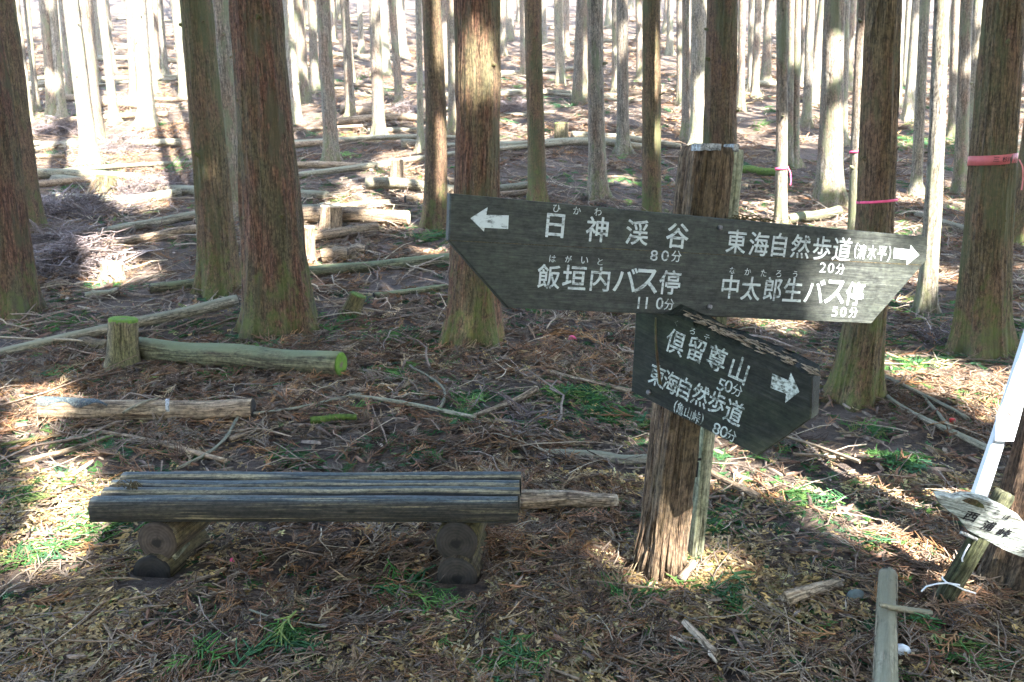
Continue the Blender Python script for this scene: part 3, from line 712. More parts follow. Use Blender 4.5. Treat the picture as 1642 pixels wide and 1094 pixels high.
# ------------------------------------------------------------------ signpost with its two boards
class Board:
    """a plank standing in a plane: anchor pixel at distance y, direction to the right ex (world); local x along, y up, z out towards the viewer"""
    def __init__(s, u, v, y, ex, up=(0, 0, 1)):
        s.o = at_y(u, v, y); ex = np.asarray(ex, float); s.ex = ex / np.linalg.norm(ex)
        n = np.cross(s.ex, np.asarray(up, float)); s.n = n / np.linalg.norm(n); s.ey = np.cross(s.n, s.ex)
        if np.dot(s.n, CAM - s.o) < 0: s.n, s.ey = -s.n, s.ey
    def loc(s, u, v):
        d = ray(u, v); t = np.dot(s.o - CAM, s.n) / np.dot(d, s.n); q = CAM + t * d - s.o
        return np.array([q @ s.ex, q @ s.ey])
    def world(s, x, y, z=0.0):
        return s.o + s.ex * x + s.ey * y + s.n * z
    def px(s, u, v):
        return F / depth_of(s.world(*s.loc(u, v)))

def dense_loop(poly, step, jag=None, rs=None):
    out = []
    for i in range(len(poly)):
        a, b = np.array(poly[i]), np.array(poly[(i + 1) % len(poly)]); n = max(1, int(np.linalg.norm(b - a) / step))
        for k in range(n): out.append(a + (b - a) * k / n)
    return np.array(out)

def plank(name, mat, B, poly_px, thick, parent, jag=.0015, edge=None, step=.02, bevel=.004, label=None):
    P = dense_loop([B.loc(u, v) for u, v in poly_px], step)
    c = P.mean(0); nz = noise(P[:, 0] * 25, P[:, 1] * 25, seed=5) - .5
    d = np.linalg.norm(P - c, axis=1)[:, None]; P = P + (P - c) / d * (nz * 2 * jag)[:, None]
    back = P.copy()
    if edge is not None: P, back = edge(P, back)
    inner = P - (P - P.mean(0)) / d * bevel
    mb = MB(); n = len(P)
    f0 = np.array([B.world(x, y, 0) for x, y in inner]); f1 = np.array([B.world(x, y, -bevel) for x, y in P]); bk = np.array([B.world(x, y, -thick) for x, y in back])
    import mathutils
    tr = [list(t) for t in mathutils.geometry.tessellate_polygon([[Vector((x, y, 0)) for x, y in inner]])]
    fix = []
    for a, b, c2 in tr:
        A, Bq, Cq = inner[a], inner[b], inner[c2]
        fix.append([a, b, c2] if (Bq[0] - A[0]) * (Cq[1] - A[1]) - (Bq[1] - A[1]) * (Cq[0] - A[0]) > 0 else [a, c2, b])
    V = np.concatenate([f0, f1, bk]); T = fix + [[a + 2 * n, c2 + 2 * n, b + 2 * n] for a, b, c2 in fix]
    Q = [[k * n + i, (k + 1) * n + i, (k + 1) * n + (i + 1) % n, k * n + (i + 1) % n] for k in (0, 1) for i in range(n)]
    x2 = np.concatenate([inner, P, back]); G = np.stack([x2[:, 1], np.concatenate([np.zeros(2 * n), np.full(n, -thick)]), x2[:, 0]], 1)
    mb.add(V, Q, T, G)
    o = mb.build(name, mat, parent, smooth=False)
    if label: o['label'] = label
    return o

_fc = bpy.data.curves.new('glyph', 'FONT'); _fo = bpy.data.objects.new('glyph', _fc); COL.objects.link(_fo)
_cache = {}
def glyph(ch, bold):
    k = (ch, bold)
    if k not in _cache:
        _fc.body = ch; _fc.offset = 0; _fc.resolution_u = 4
        dg = bpy.context.evaluated_depsgraph_get(); dg.update()
        me = bpy.data.meshes.new_from_object(_fo.evaluated_get(dg))
        V = np.array([v.co[:] for v in me.vertices]); T = []
        me.calc_loop_triangles(); T = np.array([t.vertices[:] for t in me.loop_triangles])
        lo, hi = V.min(0), V.max(0)
        V = (V - (lo + hi) / 2); lo, hi = V.min(0) - bold * .5, V.max(0) + bold * .5
        if bold:
            a = np.arange(8) * math.pi / 4; n0 = len(V); b2 = bold * .55
            Vs = [V] + [V + [b2 * math.cos(q), b2 * math.sin(q), .00008 * (k + 1)] for k, q in enumerate(a)]
            T = np.concatenate([T + n0 * k for k in range(9)]); V = np.concatenate(Vs)
        _cache[k] = (V, T, hi - lo); bpy.data.meshes.remove(me)
    return _cache[k]

def lettering(B, chars, mat, parent, z=.0018, bold=.03, slant=0.0, name='lettering'):
    """chars: (character, u, v, height px, width factor) with centres in the photograph's pixels on board B"""
    mb = MB()
    for ch, u, v, h, wf in chars:
        V, T, sz = glyph(ch, bold)
        c = B.loc(u, v); hh = h / B.px(u, v)
        s = hh / sz[1]
        x = c[0] + V[:, 0] * s * wf + V[:, 1] * s * slant; y = c[1] + V[:, 1] * s
        Wd = np.stack([B.world(a, b, z + c3) for a, b, c3 in zip(x, y, V[:, 2])])
        mb.add(Wd, None, T)
    return mb.build(name, mat, parent, smooth=False)

def flat_shape(B, poly_px, mat, parent, name, z=.0018):
    P = np.array([B.loc(u, v) for u, v in poly_px])
    import mathutils
    tr = []
    for a, b, c in mathutils.geometry.tessellate_polygon([[Vector((x, y, 0)) for x, y in P]]):
        A, Bq, Cq = P[a], P[b], P[c]
        tr.append([a, b, c] if (Bq[0] - A[0]) * (Cq[1] - A[1]) - (Bq[1] - A[1]) * (Cq[0] - A[0]) > 0 else [a, c, b])
    mb = MB(); mb.add(np.array([B.world(x, y, z) for x, y in P]), None, tr)
    return mb.build(name, mat, parent, smooth=False)

def bolt(B, u, v, parent, r=.009):
    x, y = B.loc(u, v); c = B.world(x, y, 0)
    mb = MB(); tube(mb, [c + B.n * .0, c + B.n * .004, c + B.n * .009], [r, r, r * .55], 12)
    mb.build('bolt', M['bolt'], parent)

def post_shaft(mb, base, top, side_x, side_y, yaw, n=140, seed=1, groove=.012, chamfer=.03, flare=.0):
    """hewn square post with weather-worn grain: rounded square section, long splits, frayed foot"""
    base = np.asarray(base, float); top = np.asarray(top, float); m = 96
    ax = top - base; L = np.linalg.norm(ax); ax = ax / L
    ex = np.array([math.cos(yaw), math.sin(yaw), 0]); ex -= ax * (ex @ ax); ex /= np.linalg.norm(ex); ey = np.cross(ax, ex)
    th = np.arange(m) / m * 2 * math.pi
    p = 7.0; c, s = np.cos(th), np.sin(th); rr = 1 / (np.abs(c) ** p + np.abs(s) ** p) ** (1 / p)
    X, Y = c * rr * side_x / 2, s * rr * side_y / 2
    per = th * 10
    V, G = [], []
    sv = np.linspace(-.15, L, n)
    for z in sv:
        k = 1.0 - max(0, (z - (L - chamfer)) / chamfer) * .10 + flare * math.exp(-max(z, 0) / .22)
        d = noise(c * 7 + 3, s * 7, z * 1.3 + 0 * c, seed=seed) - .5
        d2 = np.abs(noise(c * 16 + 3, s * 16, z * 2.2 + 0 * c, seed=seed + 1) - .5) * 2
        d3 = noise(c * 38, s * 38 + 5, z * 6 + 0 * c, seed=seed + 2) - .5
        dd = d * groove * 1.2 - np.where(d2 < .16, (1 - d2 / .16) * groove * 1.3, 0) + d3 * groove * .45
        V.append(base + ax * z + (k + dd / (side_x / 2))[:, None] * (X[:, None] * ex + Y[:, None] * ey))
        G.append(np.stack([X, Y, 0 * X + z], 1))
    jag = (noise(c * 6, s * 6, seed=seed + 4) - .5) * .012
    V[-1] = V[-1] + ax * jag[:, None]
    V.append((base + ax * (L + .004))[None]); G.append(np.array([[0, 0, L]]))
    i = np.arange(n - 1)[:, None] * m; j = np.arange(m)[None]; j2 = (j + 1) % m
    Q = np.stack([i + j, i + j2, i + m + j2, i + m + j], -1).reshape(-1, 4)
    T = [[(n - 1) * m + k, (n - 1) * m + (k + 1) % m, n * m] for k in range(m)]
    mb.add(np.concatenate(V), Q, T, np.concatenate(G))

YAW = math.radians(19.5)
def build_signpost():
    g = on_ground(1055, 938)
    yc = g[1] + .07
    base = at_y(1055, 938, yc); base[2] = float(terrain(base[0], base[1]))
    top = at_y(1136, 236, yc)
    t = thing('signpost', base, 'weathered wooden signpost leaning right with two dark arrow boards in white Japanese lettering', 'signpost')
    mb = MB(); post_shaft(mb, base, top, .150, .145, YAW, flare=.03, seed=4)
    pst = mb.build('post', M['old_post'], t)
    # the bleached cap left on the front of the top
    ax = (top - base) / np.linalg.norm(top - base); ex = np.array([math.cos(YAW), math.sin(YAW), 0]); ey = np.cross(ax, ex)
    mb = MB()
    for x0, x1, y0, y1 in ((-.078, .0, -.074, -.02), (.058, .078, -.06, .0)):
        n = 10; F0, B0 = [], []
        xs = np.linspace(x0, x1, n); zz = (noise(xs * 90, 0 * xs, seed=9) - .5) * .006
        lp = [(x, y0, -.012 + z) for x, z in zip(xs, zz)] + [(x, y0, .010 + z * .4) for x, z in zip(xs[::-1], zz)]
        lp2 = [(x, y1, z) for x, y, z in lp]
        A = np.array([top + ex * x + ey * y + ax * z for x, y, z in lp]); Bk = np.array([top + ex * x + ey * y + ax * z for x, y, z in lp2])
        prism(mb, A, Bk)
    mb.build('bleached_cap', M['post_cap'], pst, smooth=False)
    # slivers coming away round the rotten foot
    mb = MB(); rs = np.random.default_rng(12)
    for k in range(60):
        th = rs.uniform(0, 6.28); rr =   .088 / max(abs(math.cos(th)), abs(math.sin(th))) ; rr = min(rr, .096)
        d0 = ex * math.cos(th) + ey * math.sin(th) * .95; h0 = rs.uniform(.0, .12); ln = rs.uniform(.05, .26); o2 = rs.uniform(.0, .012)
        P = [base + d0 * (rr + o2 - .006) + ax * (h0 - .03), base + d0 * (rr - .012) + ax * (h0 + ln * .5), base + d0 * (rr - .022) + ax * (h0 + ln)]
        tube(mb, resample(P, 7), np.array([.7, 1, 1, .9, .8, .5, .2]) * rs.uniform(.003, .009), 5, wob=.3, seed=k)
    mb.build('rotten_foot', M['old_post'], pst)
    # upper board
    d = RX * 2.82 + FW * 1.0 + UP * -.08
    yb = yc - .155
    U = Board(1146, 430, yb, d, up=(-.05, 0, 1))
    poly = [(722, 310), (719, 385), (815, 494), (1398, 519), (1487, 417), (1488, 380)]
    b = plank('direction_board', M['board'], U, poly[::1], .034, t, jag=.0012, label='long dark grey board with an arrow at each end')
    K = lambda s, pts, h, wf=1.0: [(c, u, v, h, wf) for c, (u, v) in zip(s, pts)]
    lettering(U, K('日', [(890, 362)], 38, 1.05) + K('神渓谷', [(957.3, 368), (1021.4, 372.8), (1085.9, 378.3)], 40), M['paint'], b, bold=.028)
    lettering(U, K('ひかわ', [(892.3, 334.4), (924.9, 338), (958.4, 340)], 12), M['paint'], b, bold=.012)
    lettering(U, K('80', [(1048.3, 409.8), (1066, 410.3)], 17, 1.25) + K('分', [(1084, 411.2)], 18), M['paint'], b, bold=.01)
    lettering(U, K('飯垣内バス停', [(879.6, 443.5), (920.8, 445), (962, 447.6), (1002.5, 448.5), (1036, 451), (1073.6, 453)], 39), M['paint'], b, bold=.024)
    lettering(U, K('はがいと', [(885.7, 415), (911, 415.5), (937, 417.5), (962, 419.7)], 11), M['paint'], b, bold=.008)
    lettering(U, K('110', [(1023.6, 485.5), (1036.3, 486), (1057.4, 486.6)], 19, 1.1) + K('分', [(1072.5, 488)], 18), M['paint'], b, bold=.01)
    lettering(U, K('東海自然歩道', [(1180.4, 387.3), (1216.6, 391.4), (1249, 392.8), (1283.2, 395.5), (1317.5, 398.3), (1350, 399.6)], 38, .97), M['paint'], b, bold=.024)
    lettering(U, K('(', [(1371.5, 402)], 25, .8) + K('清水平', [(1381, 403.8), (1397.6, 405), (1413.5, 406.5)], 23, .74) + K(')', [(1425.5, 407.5)], 25, .8), M['paint'], b, bold=.012)
    lettering(U, K('20', [(1318.6, 429), (1331.8, 429.8)], 16, 1.2) + K('分', [(1346.8, 431.6)], 17), M['paint'], b, bold=.01)
    lettering(U, K('なかたろう', [(1174, 434), (1198.7, 435.9), (1224, 438), (1248, 438.9), (1274.2, 440.2)], 11), M['paint'], b, bold=.008)
    lettering(U, K('中太郎生バス停', [(1170.5, 460), (1203.7, 462.7), (1238.5, 463.6), (1270.9, 465), (1305.7, 466.8), (1338.6, 468.2), (1370, 471)], 38, .95), M['paint'], b, bold=.024)
    lettering(U, K('50', [(1338, 499.8), (1351.5, 500.3)], 16, 1.2) + K('分', [(1367.4, 501)], 17), M['paint'], b, bold=.012)
    flat_shape(U, [(754, 350), (781.7, 332.4), (779.6, 344.8), (815.5, 345.6), (814.5, 367.3), (776.8, 365.3), (775.7, 371.4)], M['paint'], b, 'arrow')
    flat_shape(U, [(1473.5, 409.2), (1459.8, 392.8), (1458.5, 400.2), (1433.2, 397.7), (1431.9, 414.2), (1453.8, 416.9), (1453.3, 425.2)], M['paint'], b, 'arrow')
    jl = [(721, 385.2), (900, 394.2), (1100, 405), (1300, 415.6), (1478, 424.6)]
    flat_shape(U, jl + [(a, c + 1.1) for a, c in jl[::-1]], M['log_dark'], b, 'joint', z=.0008)
    for u, v in ((1154, 365.4), (1137.6, 492.4)): bolt(U, u, v, b)
    # lower board, split and rotten along its top
    d = RX * 1.25 + UP * -.653 - FW
    Lb = Board(1040, 600, yc - .175, d, up=(-.05, .0, 1))
    poly = [(1019, 494), (1012, 628), (1215, 732), (1308, 669), (1324, 600), (1300, 604), (1260, 580), (1222, 566), (1190, 561), (1160, 549), (1128, 527), (1092, 510), (1060, 498)]
    poly = [(1019, 494), (1012, 628), (1215, 732), (1300, 672), (1303, 604), (1262, 583), (1222, 566), (1190, 562), (1160, 549), (1128, 527), (1092, 511), (1060, 498)]
    def rag(P, back):
        back = back.copy(); P = P.copy(); e = Lb.loc(1060, 498); f = Lb.loc(1303, 604)
        for i, (x, y) in enumerate(P):
            tt = (x - e[0]) / (f[0] - e[0]); line = e[1] + tt * (f[1] - e[1])
            if 0 < tt < 1 and abs(y - line) < .035:
                P[i, 1] += (noise(np.array([x * 60]), np.array([0.]), seed=6)[0] - .5) * .014
                back[i, 1] = line + .022 + (noise(np.array([x * 40]), np.array([3.]), seed=7)[0] - .5) * .012
        return P, back
    lb = plank('direction_board', M['board_green'], Lb, poly, .055, t, jag=.001, edge=rag, step=.008, label='short dark green tilted board with a rotten splintered top edge')
    # splintered bare wood lying along that top edge
    mb = MB(); e = Lb.loc(1090, 511); f = Lb.loc(1303, 604)
    rs = np.random.default_rng(3)
    for k in range(120):
        tt = rs.random(); x = e[0] + tt * (f[0] - e[0]); y = e[1] + tt * (f[1] - e[1]) + .002 + rs.random() * .016; z = -.002 - rs.random() * .05
        ln = rs.uniform(.015, .06); P = [Lb.world(x - ln / 2, y + rs.uniform(-.004, .004), z), Lb.world(x, y + .002, z), Lb.world(x + ln / 2, y + rs.uniform(-.006, .004), z)]
        tube(mb, P, [.001, rs.uniform(.002, .0045), .0008], 5)
    mb.build('splintered_edge', M['rotten'], lb)
    w = .80
    lettering(Lb, [('倶', 1083.6, 549, 41, w), ('留', 1116.9, 560.6, 41, w), ('尊', 1150, 574.7, 42, w), ('山', 1186, 592.6, 44, w)], M['paint_worn'], lb, bold=.02)
    lettering(Lb, [('く', 1085, 518, 9, 1), ('ろ', 1111, 531, 10, 1), ('そ', 1134, 541, 10, 1)], M['paint_worn'], lb, bold=.006)
    lettering(Lb, [('5', 1157, 617, 21, 1), ('0', 1168.8, 619.5, 21, 1), ('分', 1182.7, 626, 20, .85)], M['paint_worn'], lb, bold=.004)
    lettering(Lb, [('東', 1054, 602, 37, .74), ('海', 1076, 613, 37, .74), ('自', 1098, 623, 38, .78), ('然', 1123.3, 634, 39, .74), ('歩', 1150, 645.5, 40, .74), ('道', 1177.5, 661, 42, .74)], M['paint_worn'], lb, bold=.022)
    lettering(Lb, [('(', 1083.6, 651, 22, .8), ('亀', 1091.3, 655.3, 21, .6), ('山', 1104, 661.7, 19, .75), ('峠', 1117, 669, 21, .66), (')', 1125.9, 673.2, 22, .8)], M['paint_worn'], lb, bold=.006)
    lettering(Lb, [('8', 1149.4, 687.3, 20, 1), ('0', 1161.2, 692.4, 20, 1), ('分', 1173.2, 698.3, 20, .85)], M['paint_worn'], lb, bold=.004)
    z = lambda x, y: (980 + x / 3.908, 480 + y / 3.908)
    flat_shape(Lb, [z(1182, 580), z(1128, 458), z(1113, 508), z(1012, 465), z(1000, 555), z(1098, 592), z(1092, 648)], M['paint_worn'], lb, 'arrow')
    bolt(Lb, 1040.6, 629, lb)
    # a dry root hanging over the lower board
    mb = MB(); pts = [z(285, 112), z(287, 200), z(295, 300), z(308, 400), z(325, 525)]
    P = [Lb.world(*Lb.loc(*q), .006 + .003 * i) for i, q in enumerate(pts)]
    tube(mb, resample(P, 20), np.linspace(.003, .006, 20), 7, wob=.3)
    tag(mb.build('dry_root', M['bark_red'], origin=P[0]), 'thin reddish root hanging down over the left end of the lower board', 'root')
    # twigs caught on the top of the upper board
    mb = MB(); rs = np.random.default_rng(8)
    for k in range(26):
        u = rs.uniform(1170, 1240); x, y = U.loc(u, 352 + (u - 1150) * .085)
        a = U.world(x, y + .004 + rs.random() * .006, -rs.uniform(.0, .03)); ln = rs.uniform(.03, .09)
        P = [a, a + np.array([rs.uniform(-.5, .5), rs.uniform(-.2, .2), rs.uniform(.0, .25)]) * ln, a + np.array([rs.uniform(-1, 1), rs.uniform(-.3, .3), rs.uniform(.0, .35)]) * ln]
        tube(mb, resample(P, 6), np.linspace(.0022, .001, 6), 5)
    tag(mb.build('twig_tuft', M['log_dark'], origin=U.world(*U.loc(1200, 356))), 'small tuft of dry twigs caught on top of the long sign board', 'twigs')
    # the squared stake behind the post
    yq = yc + .13
    sb = at_y(1112, 915, yq); sb[2] = float(terrain(sb[0], sb[1])); stp = at_y(1178, 241, yq)
    mb = MB(); post_shaft(mb, sb, stp, .052, .05, YAW, n=60, seed=14, groove=.003, chamfer=.012)
    st = thing('wooden_stake', sb, 'pale greenish square stake standing behind the right side of the signpost', 'stake')
    mb.build('shaft', M['stake'], st)
    K2 = Board(1117, 760, yq - .031, (math.cos(YAW), math.sin(YAW), -.05), up=(.06, 0, 1))
    lettering(K2, [('首', 1110, 748, 38, .8)], M['black_ink'], st, z=.002, bold=.03)
build_signpost()

# ------------------------------------------------------------------ bench
def build_bench():
    g = on_ground(490, 925); y0 = g[1]; gz = float(terrain(g[0], y0))
    zb = at_y(480, 842, y0)[2]; zt = at_y(480, 803, y0)[2]
    # depth of the seat: where the plane of its top meets v = 754
    d = ray(520, 754); y1 = (CAM + d * ((zt - CAMZ) / d[2]))[1]
    xl = at_y(141, 820, y0)[0]; xr = at_y(832, 825, y0)[0]
    t = thing('bench', ((xl + xr) / 2, (y0 + y1) / 2, gz), 'low backless bench of four half-round blue-grey weathered planks', 'bench')
    pw = (y1 - y0) / 4
    for k in range(4):
        yc = y0 + pw * (k + .5); m = 26; n = 60
        th = np.arange(m) / m * 2 * math.pi; c, s = np.cos(th), np.sin(th)
        hz = (zt - zb) * .5; zz = zb + hz + (0 if k == 0 else .004 * (k % 2))
        # half-round section: flat-topped with full rounded shoulders
        px = np.sign(c) * np.abs(c) ** .85 * pw * .485; pz = np.where(s > 0, np.abs(s) ** .8 * hz, -np.abs(s) ** .6 * hz)
        xs = np.linspace(xl + .006 * (k % 2), xr - .004 * ((k + 1) % 2) + .012 * k * .3, n)
        V = np.stack([np.repeat(xs[:, None], m, 1), yc + np.repeat(px[None], n, 0), zz + np.repeat(pz[None], n, 0)], -1)
        V[..., 2] += (noise(xs * 2.5, 0 * xs, seed=k)[:, None] - .5) * .006; V[..., 1] += (noise(xs * 3, 0 * xs + 9, seed=k)[:, None] - .5) * .004
        V[..., 2] += (noise(xs[:, None] * 6, px[None] * 200, seed=k + 9) - .5) * .0025
        G = np.stack([np.repeat(px[None], n, 0), np.repeat(pz[None], n, 0), V[..., 0]], -1)
        i = np.arange(n - 1)[:, None] * m; j = np.arange(m)[None]; j2 = (j + 1) % m
        Q = np.stack([i + j, i + j2, i + m + j2, i + m + j], -1).reshape(-1, 4)
        Vf = np.concatenate([V.reshape(-1, 3), V[0].mean(0)[None] - [[.003, 0, 0]], V[-1].mean(0)[None] + [[.003, 0, 0]]]); Gf = np.concatenate([G.reshape(-1, 3), [[0, 0, 0], [0, 0, 0]]])
        a = n * m; T = [[a, (q + 1) % m, q] for q in range(m)] + [[a + 1, (n - 1) * m + q, (n - 1) * m + (q + 1) % m] for q in range(m)]
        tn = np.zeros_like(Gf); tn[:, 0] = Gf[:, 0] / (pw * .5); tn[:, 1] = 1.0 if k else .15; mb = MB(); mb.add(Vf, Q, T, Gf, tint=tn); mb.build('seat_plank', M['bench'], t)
    # two stacked log cradles
    for (uu, r_px, ue, dark) in ((251, 35, 247, 'end_brown'), (731, 37, 734, 'end_dark')):
        r = r_px * (y0 / math.cos(PITCH)) / F
        xc = at_y(uu, 870, y0)[0]; zc = zb - r * .93
        mb = MB(); P = np.array([[xc, y0 + .012, zc], [xc + .02, y0 + .17, zc], [xc + .04, y1 - .02, zc]])
        tube(mb, resample(P, 12), r, 28, wob=.04, seed=uu, cap=True); lg = mb.build('support_log', M['log_dark'], t)
        mb = MB(); disc(mb, P[0] - [0, .004, 0], (P[0] - P[1]), r * .985, 28, uu); mb.build('cut_end', M[dark], lg)
        r2 = r * .97; x2 = at_y(ue, 900, y0)[0]; z2 = zc - r - r2 * .55
        P = np.array([[x2, y0 - .02, z2], [x2 + .02, y0 + .15, z2], [x2 + .04, y1 - .04, z2]])
        mb = MB(); tube(mb, resample(P, 12), r2, 28, wob=.05, seed=uu + 1); lg = mb.build('support_log', M['log_dark'], t)
        mb = MB(); disc(mb, P[0] - [0, .004, 0], (P[0] - P[1]), r2 * .985, 28, uu + 3); mb.build('cut_end', M['end_soil' if uu < 400 else 'end_dark'], lg)
    # the squared brace leaning beside the left cradle
    a = at_y(276, 893, y0 + .02); b = at_y(303, 862, y0 + .2)
    mb = MB(); ex = (b - a) / np.linalg.norm(b - a); tube(mb, [a, (a + b) / 2, b], .026, 4); mb.build('brace', M['stake'], t, smooth=False)
    return y0, zt, t
BY, BZ, BENCH = build_bench()

# ------------------------------------------------------------------ small waymark at the right: name plaque on a leaning stake, white sign beyond
def build_right_signs():
    y = on_ground(1520, 972)[1]
    base = at_y(1515, 955, y); base[2] = float(terrain(base[0], base[1]))
    t = thing('name_signpost', base, 'leaf-shaped white plaque lettered in black on a leaning mossy stake, lower right', 'signpost')
    d0 = at_y(1512, 965, y); d1 = at_y(1612, 790, y)
    mb = MB(); post_shaft(mb, d0, d1, .056, .05, .1, n=60, seed=24, groove=.004, chamfer=.01); st = mb.build('stake', M['stake_dark'], t)
    z = lambda x, yy: (1440 + x / 4.757, 770 + yy / 4.757)
    Bd = Board(1580, 842, y - .055, (1.0, .10, -.30), up=(.1, -.45, 1))
    poly = [z(285, 125), z(320, 112), z(430, 140), z(500, 122), z(590, 128), z(700, 165), z(820, 230), z(930, 300), z(1010, 380), z(1060, 470), z(1060, 560), z(1000, 600), z(930, 586), z(870, 560), z(740, 500), z(620, 440), z(540, 390), z(490, 330), z(455, 285), z(380, 235), z(320, 180)]
    pl = plank('name_plaque', M['white_board'], Bd, poly[::-1], .022, t, jag=.0025, step=.006)
    lettering(Bd, [('西', 1556.7, 827.8, 20, 1.15), ('浦', 1585, 842.5, 21, 1.05), ('峠', 1609.9, 854, 20, 1.15)], M['black_ink'], pl, z=.0016, bold=.035, slant=-.1)
    lettering(Bd, [('こ', 1583, 815.8, 8, 1.0), ('こ', 1598.7, 821.5, 8, 1.0), ('は', 1614.5, 828.9, 11, 1)], M['black_ink'], pl, z=.0016, bold=.012)
    flat_shape(Bd, [z(480, 150), z(540, 132), z(600, 150), z(650, 185), z(660, 215), z(600, 200), z(530, 175)], M['bark_red'], pl, 'bare_patch')
    mb = MB(); c = z(535, 430); a = at_y(*z(478, 396), y - .05); b = at_y(*z(600, 452), y - .05)
    tube(mb, [a, (a + b) / 2, b], .006, 6); mb.build('top_bracket', M['post_cap'], st)
    # white cord tied round it
    mb = MB(); yy = y - .045
    P = [at_y(*z(178, 850), yy - .03), at_y(*z(215, 810), yy - .02), at_y(*z(300, 790), yy), at_y(*z(375, 785), yy), at_y(*z(430, 800), yy), at_y(*z(500, 835), yy), at_y(*z(595, 865), yy - .02)]
    tube(mb, resample(P, 24), .0028, 7)
    P = [at_y(*z(340, 735), yy + .06), at_y(*z(338, 750), yy + .02), at_y(*z(375, 785), yy - .004), at_y(*z(470, 800), yy + .01)]
    tube(mb, resample(P, 14), .0028, 7)
    P = [at_y(*z(545, 490), yy), at_y(*z(510, 550), yy - .01), at_y(*z(488, 600), yy), at_y(*z(492, 622), yy)]
    tube(mb, resample(P, 12), .0028, 7)
    tag(mb.build('cord', M['rope'], origin=at_y(*z(375, 785), yy)), 'white cord knotted round the leaning stake of the leaf-shaped plaque', 'cord')
    # white sign farther right
    y2 = on_ground(1560, 830)[1] - .1
    base = at_y(1556, 835, y2); base[2] = float(terrain(base[0], base[1]))
    w = thing('white_signboard', base, 'white metal sign with smudged panel on a leaning white pole, cut by the right edge', 'sign')
    Bw = Board(1580, 760, y2, (1, .25, .0), up=(.3, 0, 1))
    plank('pole', M['white_metal'], Bw, [(1548, 835), (1572, 835), (1618, 690), (1660, 540), (1652, 520), (1595, 700)][::-1], .02, w, jag=.0003)
    Bp = Board(1620, 690, y2 - .02, (1, .15, .02), up=(.0, 0, 1))
    pn = plank('panel', M['white_metal'], Bp, [(1609, 648), (1599, 668), (1597, 708), (1720, 712), (1720, 560), (1641, 556)][::-1], .008, w, jag=.0002)
    q = lambda x, yy: (1480 + x / 5.47, 620 + yy / 5.47)
    mb_polys = [[q(650, 195), q(700, 200), q(750, 190), q(745, 215), q(690, 215)], [q(690, 280), q(740, 262), q(742, 272), q(700, 288)], [q(735, 225), q(790, 235), q(800, 270), q(770, 268), q(745, 245)], [q(820, 270), q(832, 275), q(832, 305), q(822, 300)], [q(672, 330), q(690, 312), q(725, 310), q(690, 318), q(680, 335), q(715, 362), q(700, 372)]]
    for k, pp in enumerate(mb_polys): flat_shape(Bp, pp, M['stone'] if k != 2 else M['bolt'], pn, 'smudge', z=.0016)
build_right_signs()

# ------------------------------------------------------------------ tapes tied to the stems
def tape(i, v, h_px, mat, label, tail=True, text=None):
    t, B, A = TREES[i]
    pts = NEAR[i][1]; vs = [p[1] for p in pts][::-1]; us = [p[0] for p in pts][::-1]; ws = [p[2] for p in pts][::-1]
    u = np.interp(v, vs, us); w = np.interp(v, vs, ws); c = at_y(u, v, B[1]); k = depth_of(c) / F
    r = w / 2 * k * 1.0 + .008; h = h_px * k
    m = 40; th = np.arange(m) / m * 2 * math.pi; wv = (noise(np.cos(th) * 2, np.sin(th) * 2, seed=i) - .5) * h * .10
    V = np.concatenate([np.stack([c[0] + r * q * np.cos(th), c[1] + r * q * np.sin(th), c[2] + e * h / 2 + wv + .01 * np.cos(th)], 1) for e, q in ((-1, 1.), (1, 1.), (1, 1.006), (-1, 1.006))])
    j = np.arange(m); j2 = (j + 1) % m
    Q = np.concatenate([np.stack([a * m + j, a * m + j2, b * m + j2, b * m + j], 1) for a, b in ((1, 0), (2, 1), (3, 2), (0, 3))])
    mb = MB(); mb.add(V, Q)
    if tail:
        a = np.array([c[0] + r * .75, c[1] - r * .75, c[2]]); P = resample([a, a + [.02, -.02, -.05], a + [.035, -.015, -.14], a + [.03, -.02, -.2]], 10)
        V = np.concatenate([P, P + [.012, .003, .0], ]); mb.add(V, [[q, q + 1, q + 11, q + 10] for q in range(9)])
    o = tag(mb.build('marker_tape', mat, origin=c), label, 'tape')
    if text:
        mbt = MB()
        for ch, uu, hh in text:
            V, T, sz = glyph(ch, .03); s = hh * k / sz[1]; x0 = at_y(uu, v, B[1])[0] - c[0]
            x = x0 + V[:, 0] * s; y = -np.sqrt(np.maximum((r * 1.03) ** 2 - x ** 2, 1e-4)) - .003
            mbt.add(np.stack([c[0] + x, c[1] + y, c[2] + V[:, 1] * s], 1), None, T)
        mbt.build('lettering', M['black_ink'], o, smooth=False)
tape(10, 322, 4, M['pink'], 'bright pink tape around the dark olive trunk above the right of the sign', tail=False)
tape(12, 243, 3.5, M['pink'], 'pink tape around the thin trunk touching the dark olive one', tail=False)
tape(13, 270, 4, M['pink'], 'pink tape with a hanging tail on the thin trunk right of the post top')
tape(14, 256, 15, M['red_tape'], 'wide red tape with black writing around the stout cedar on the right', text=[('三', 1578, 7), ('杉', 1590, 8), ('川', 1598, 8), ('1', 1608, 7)])

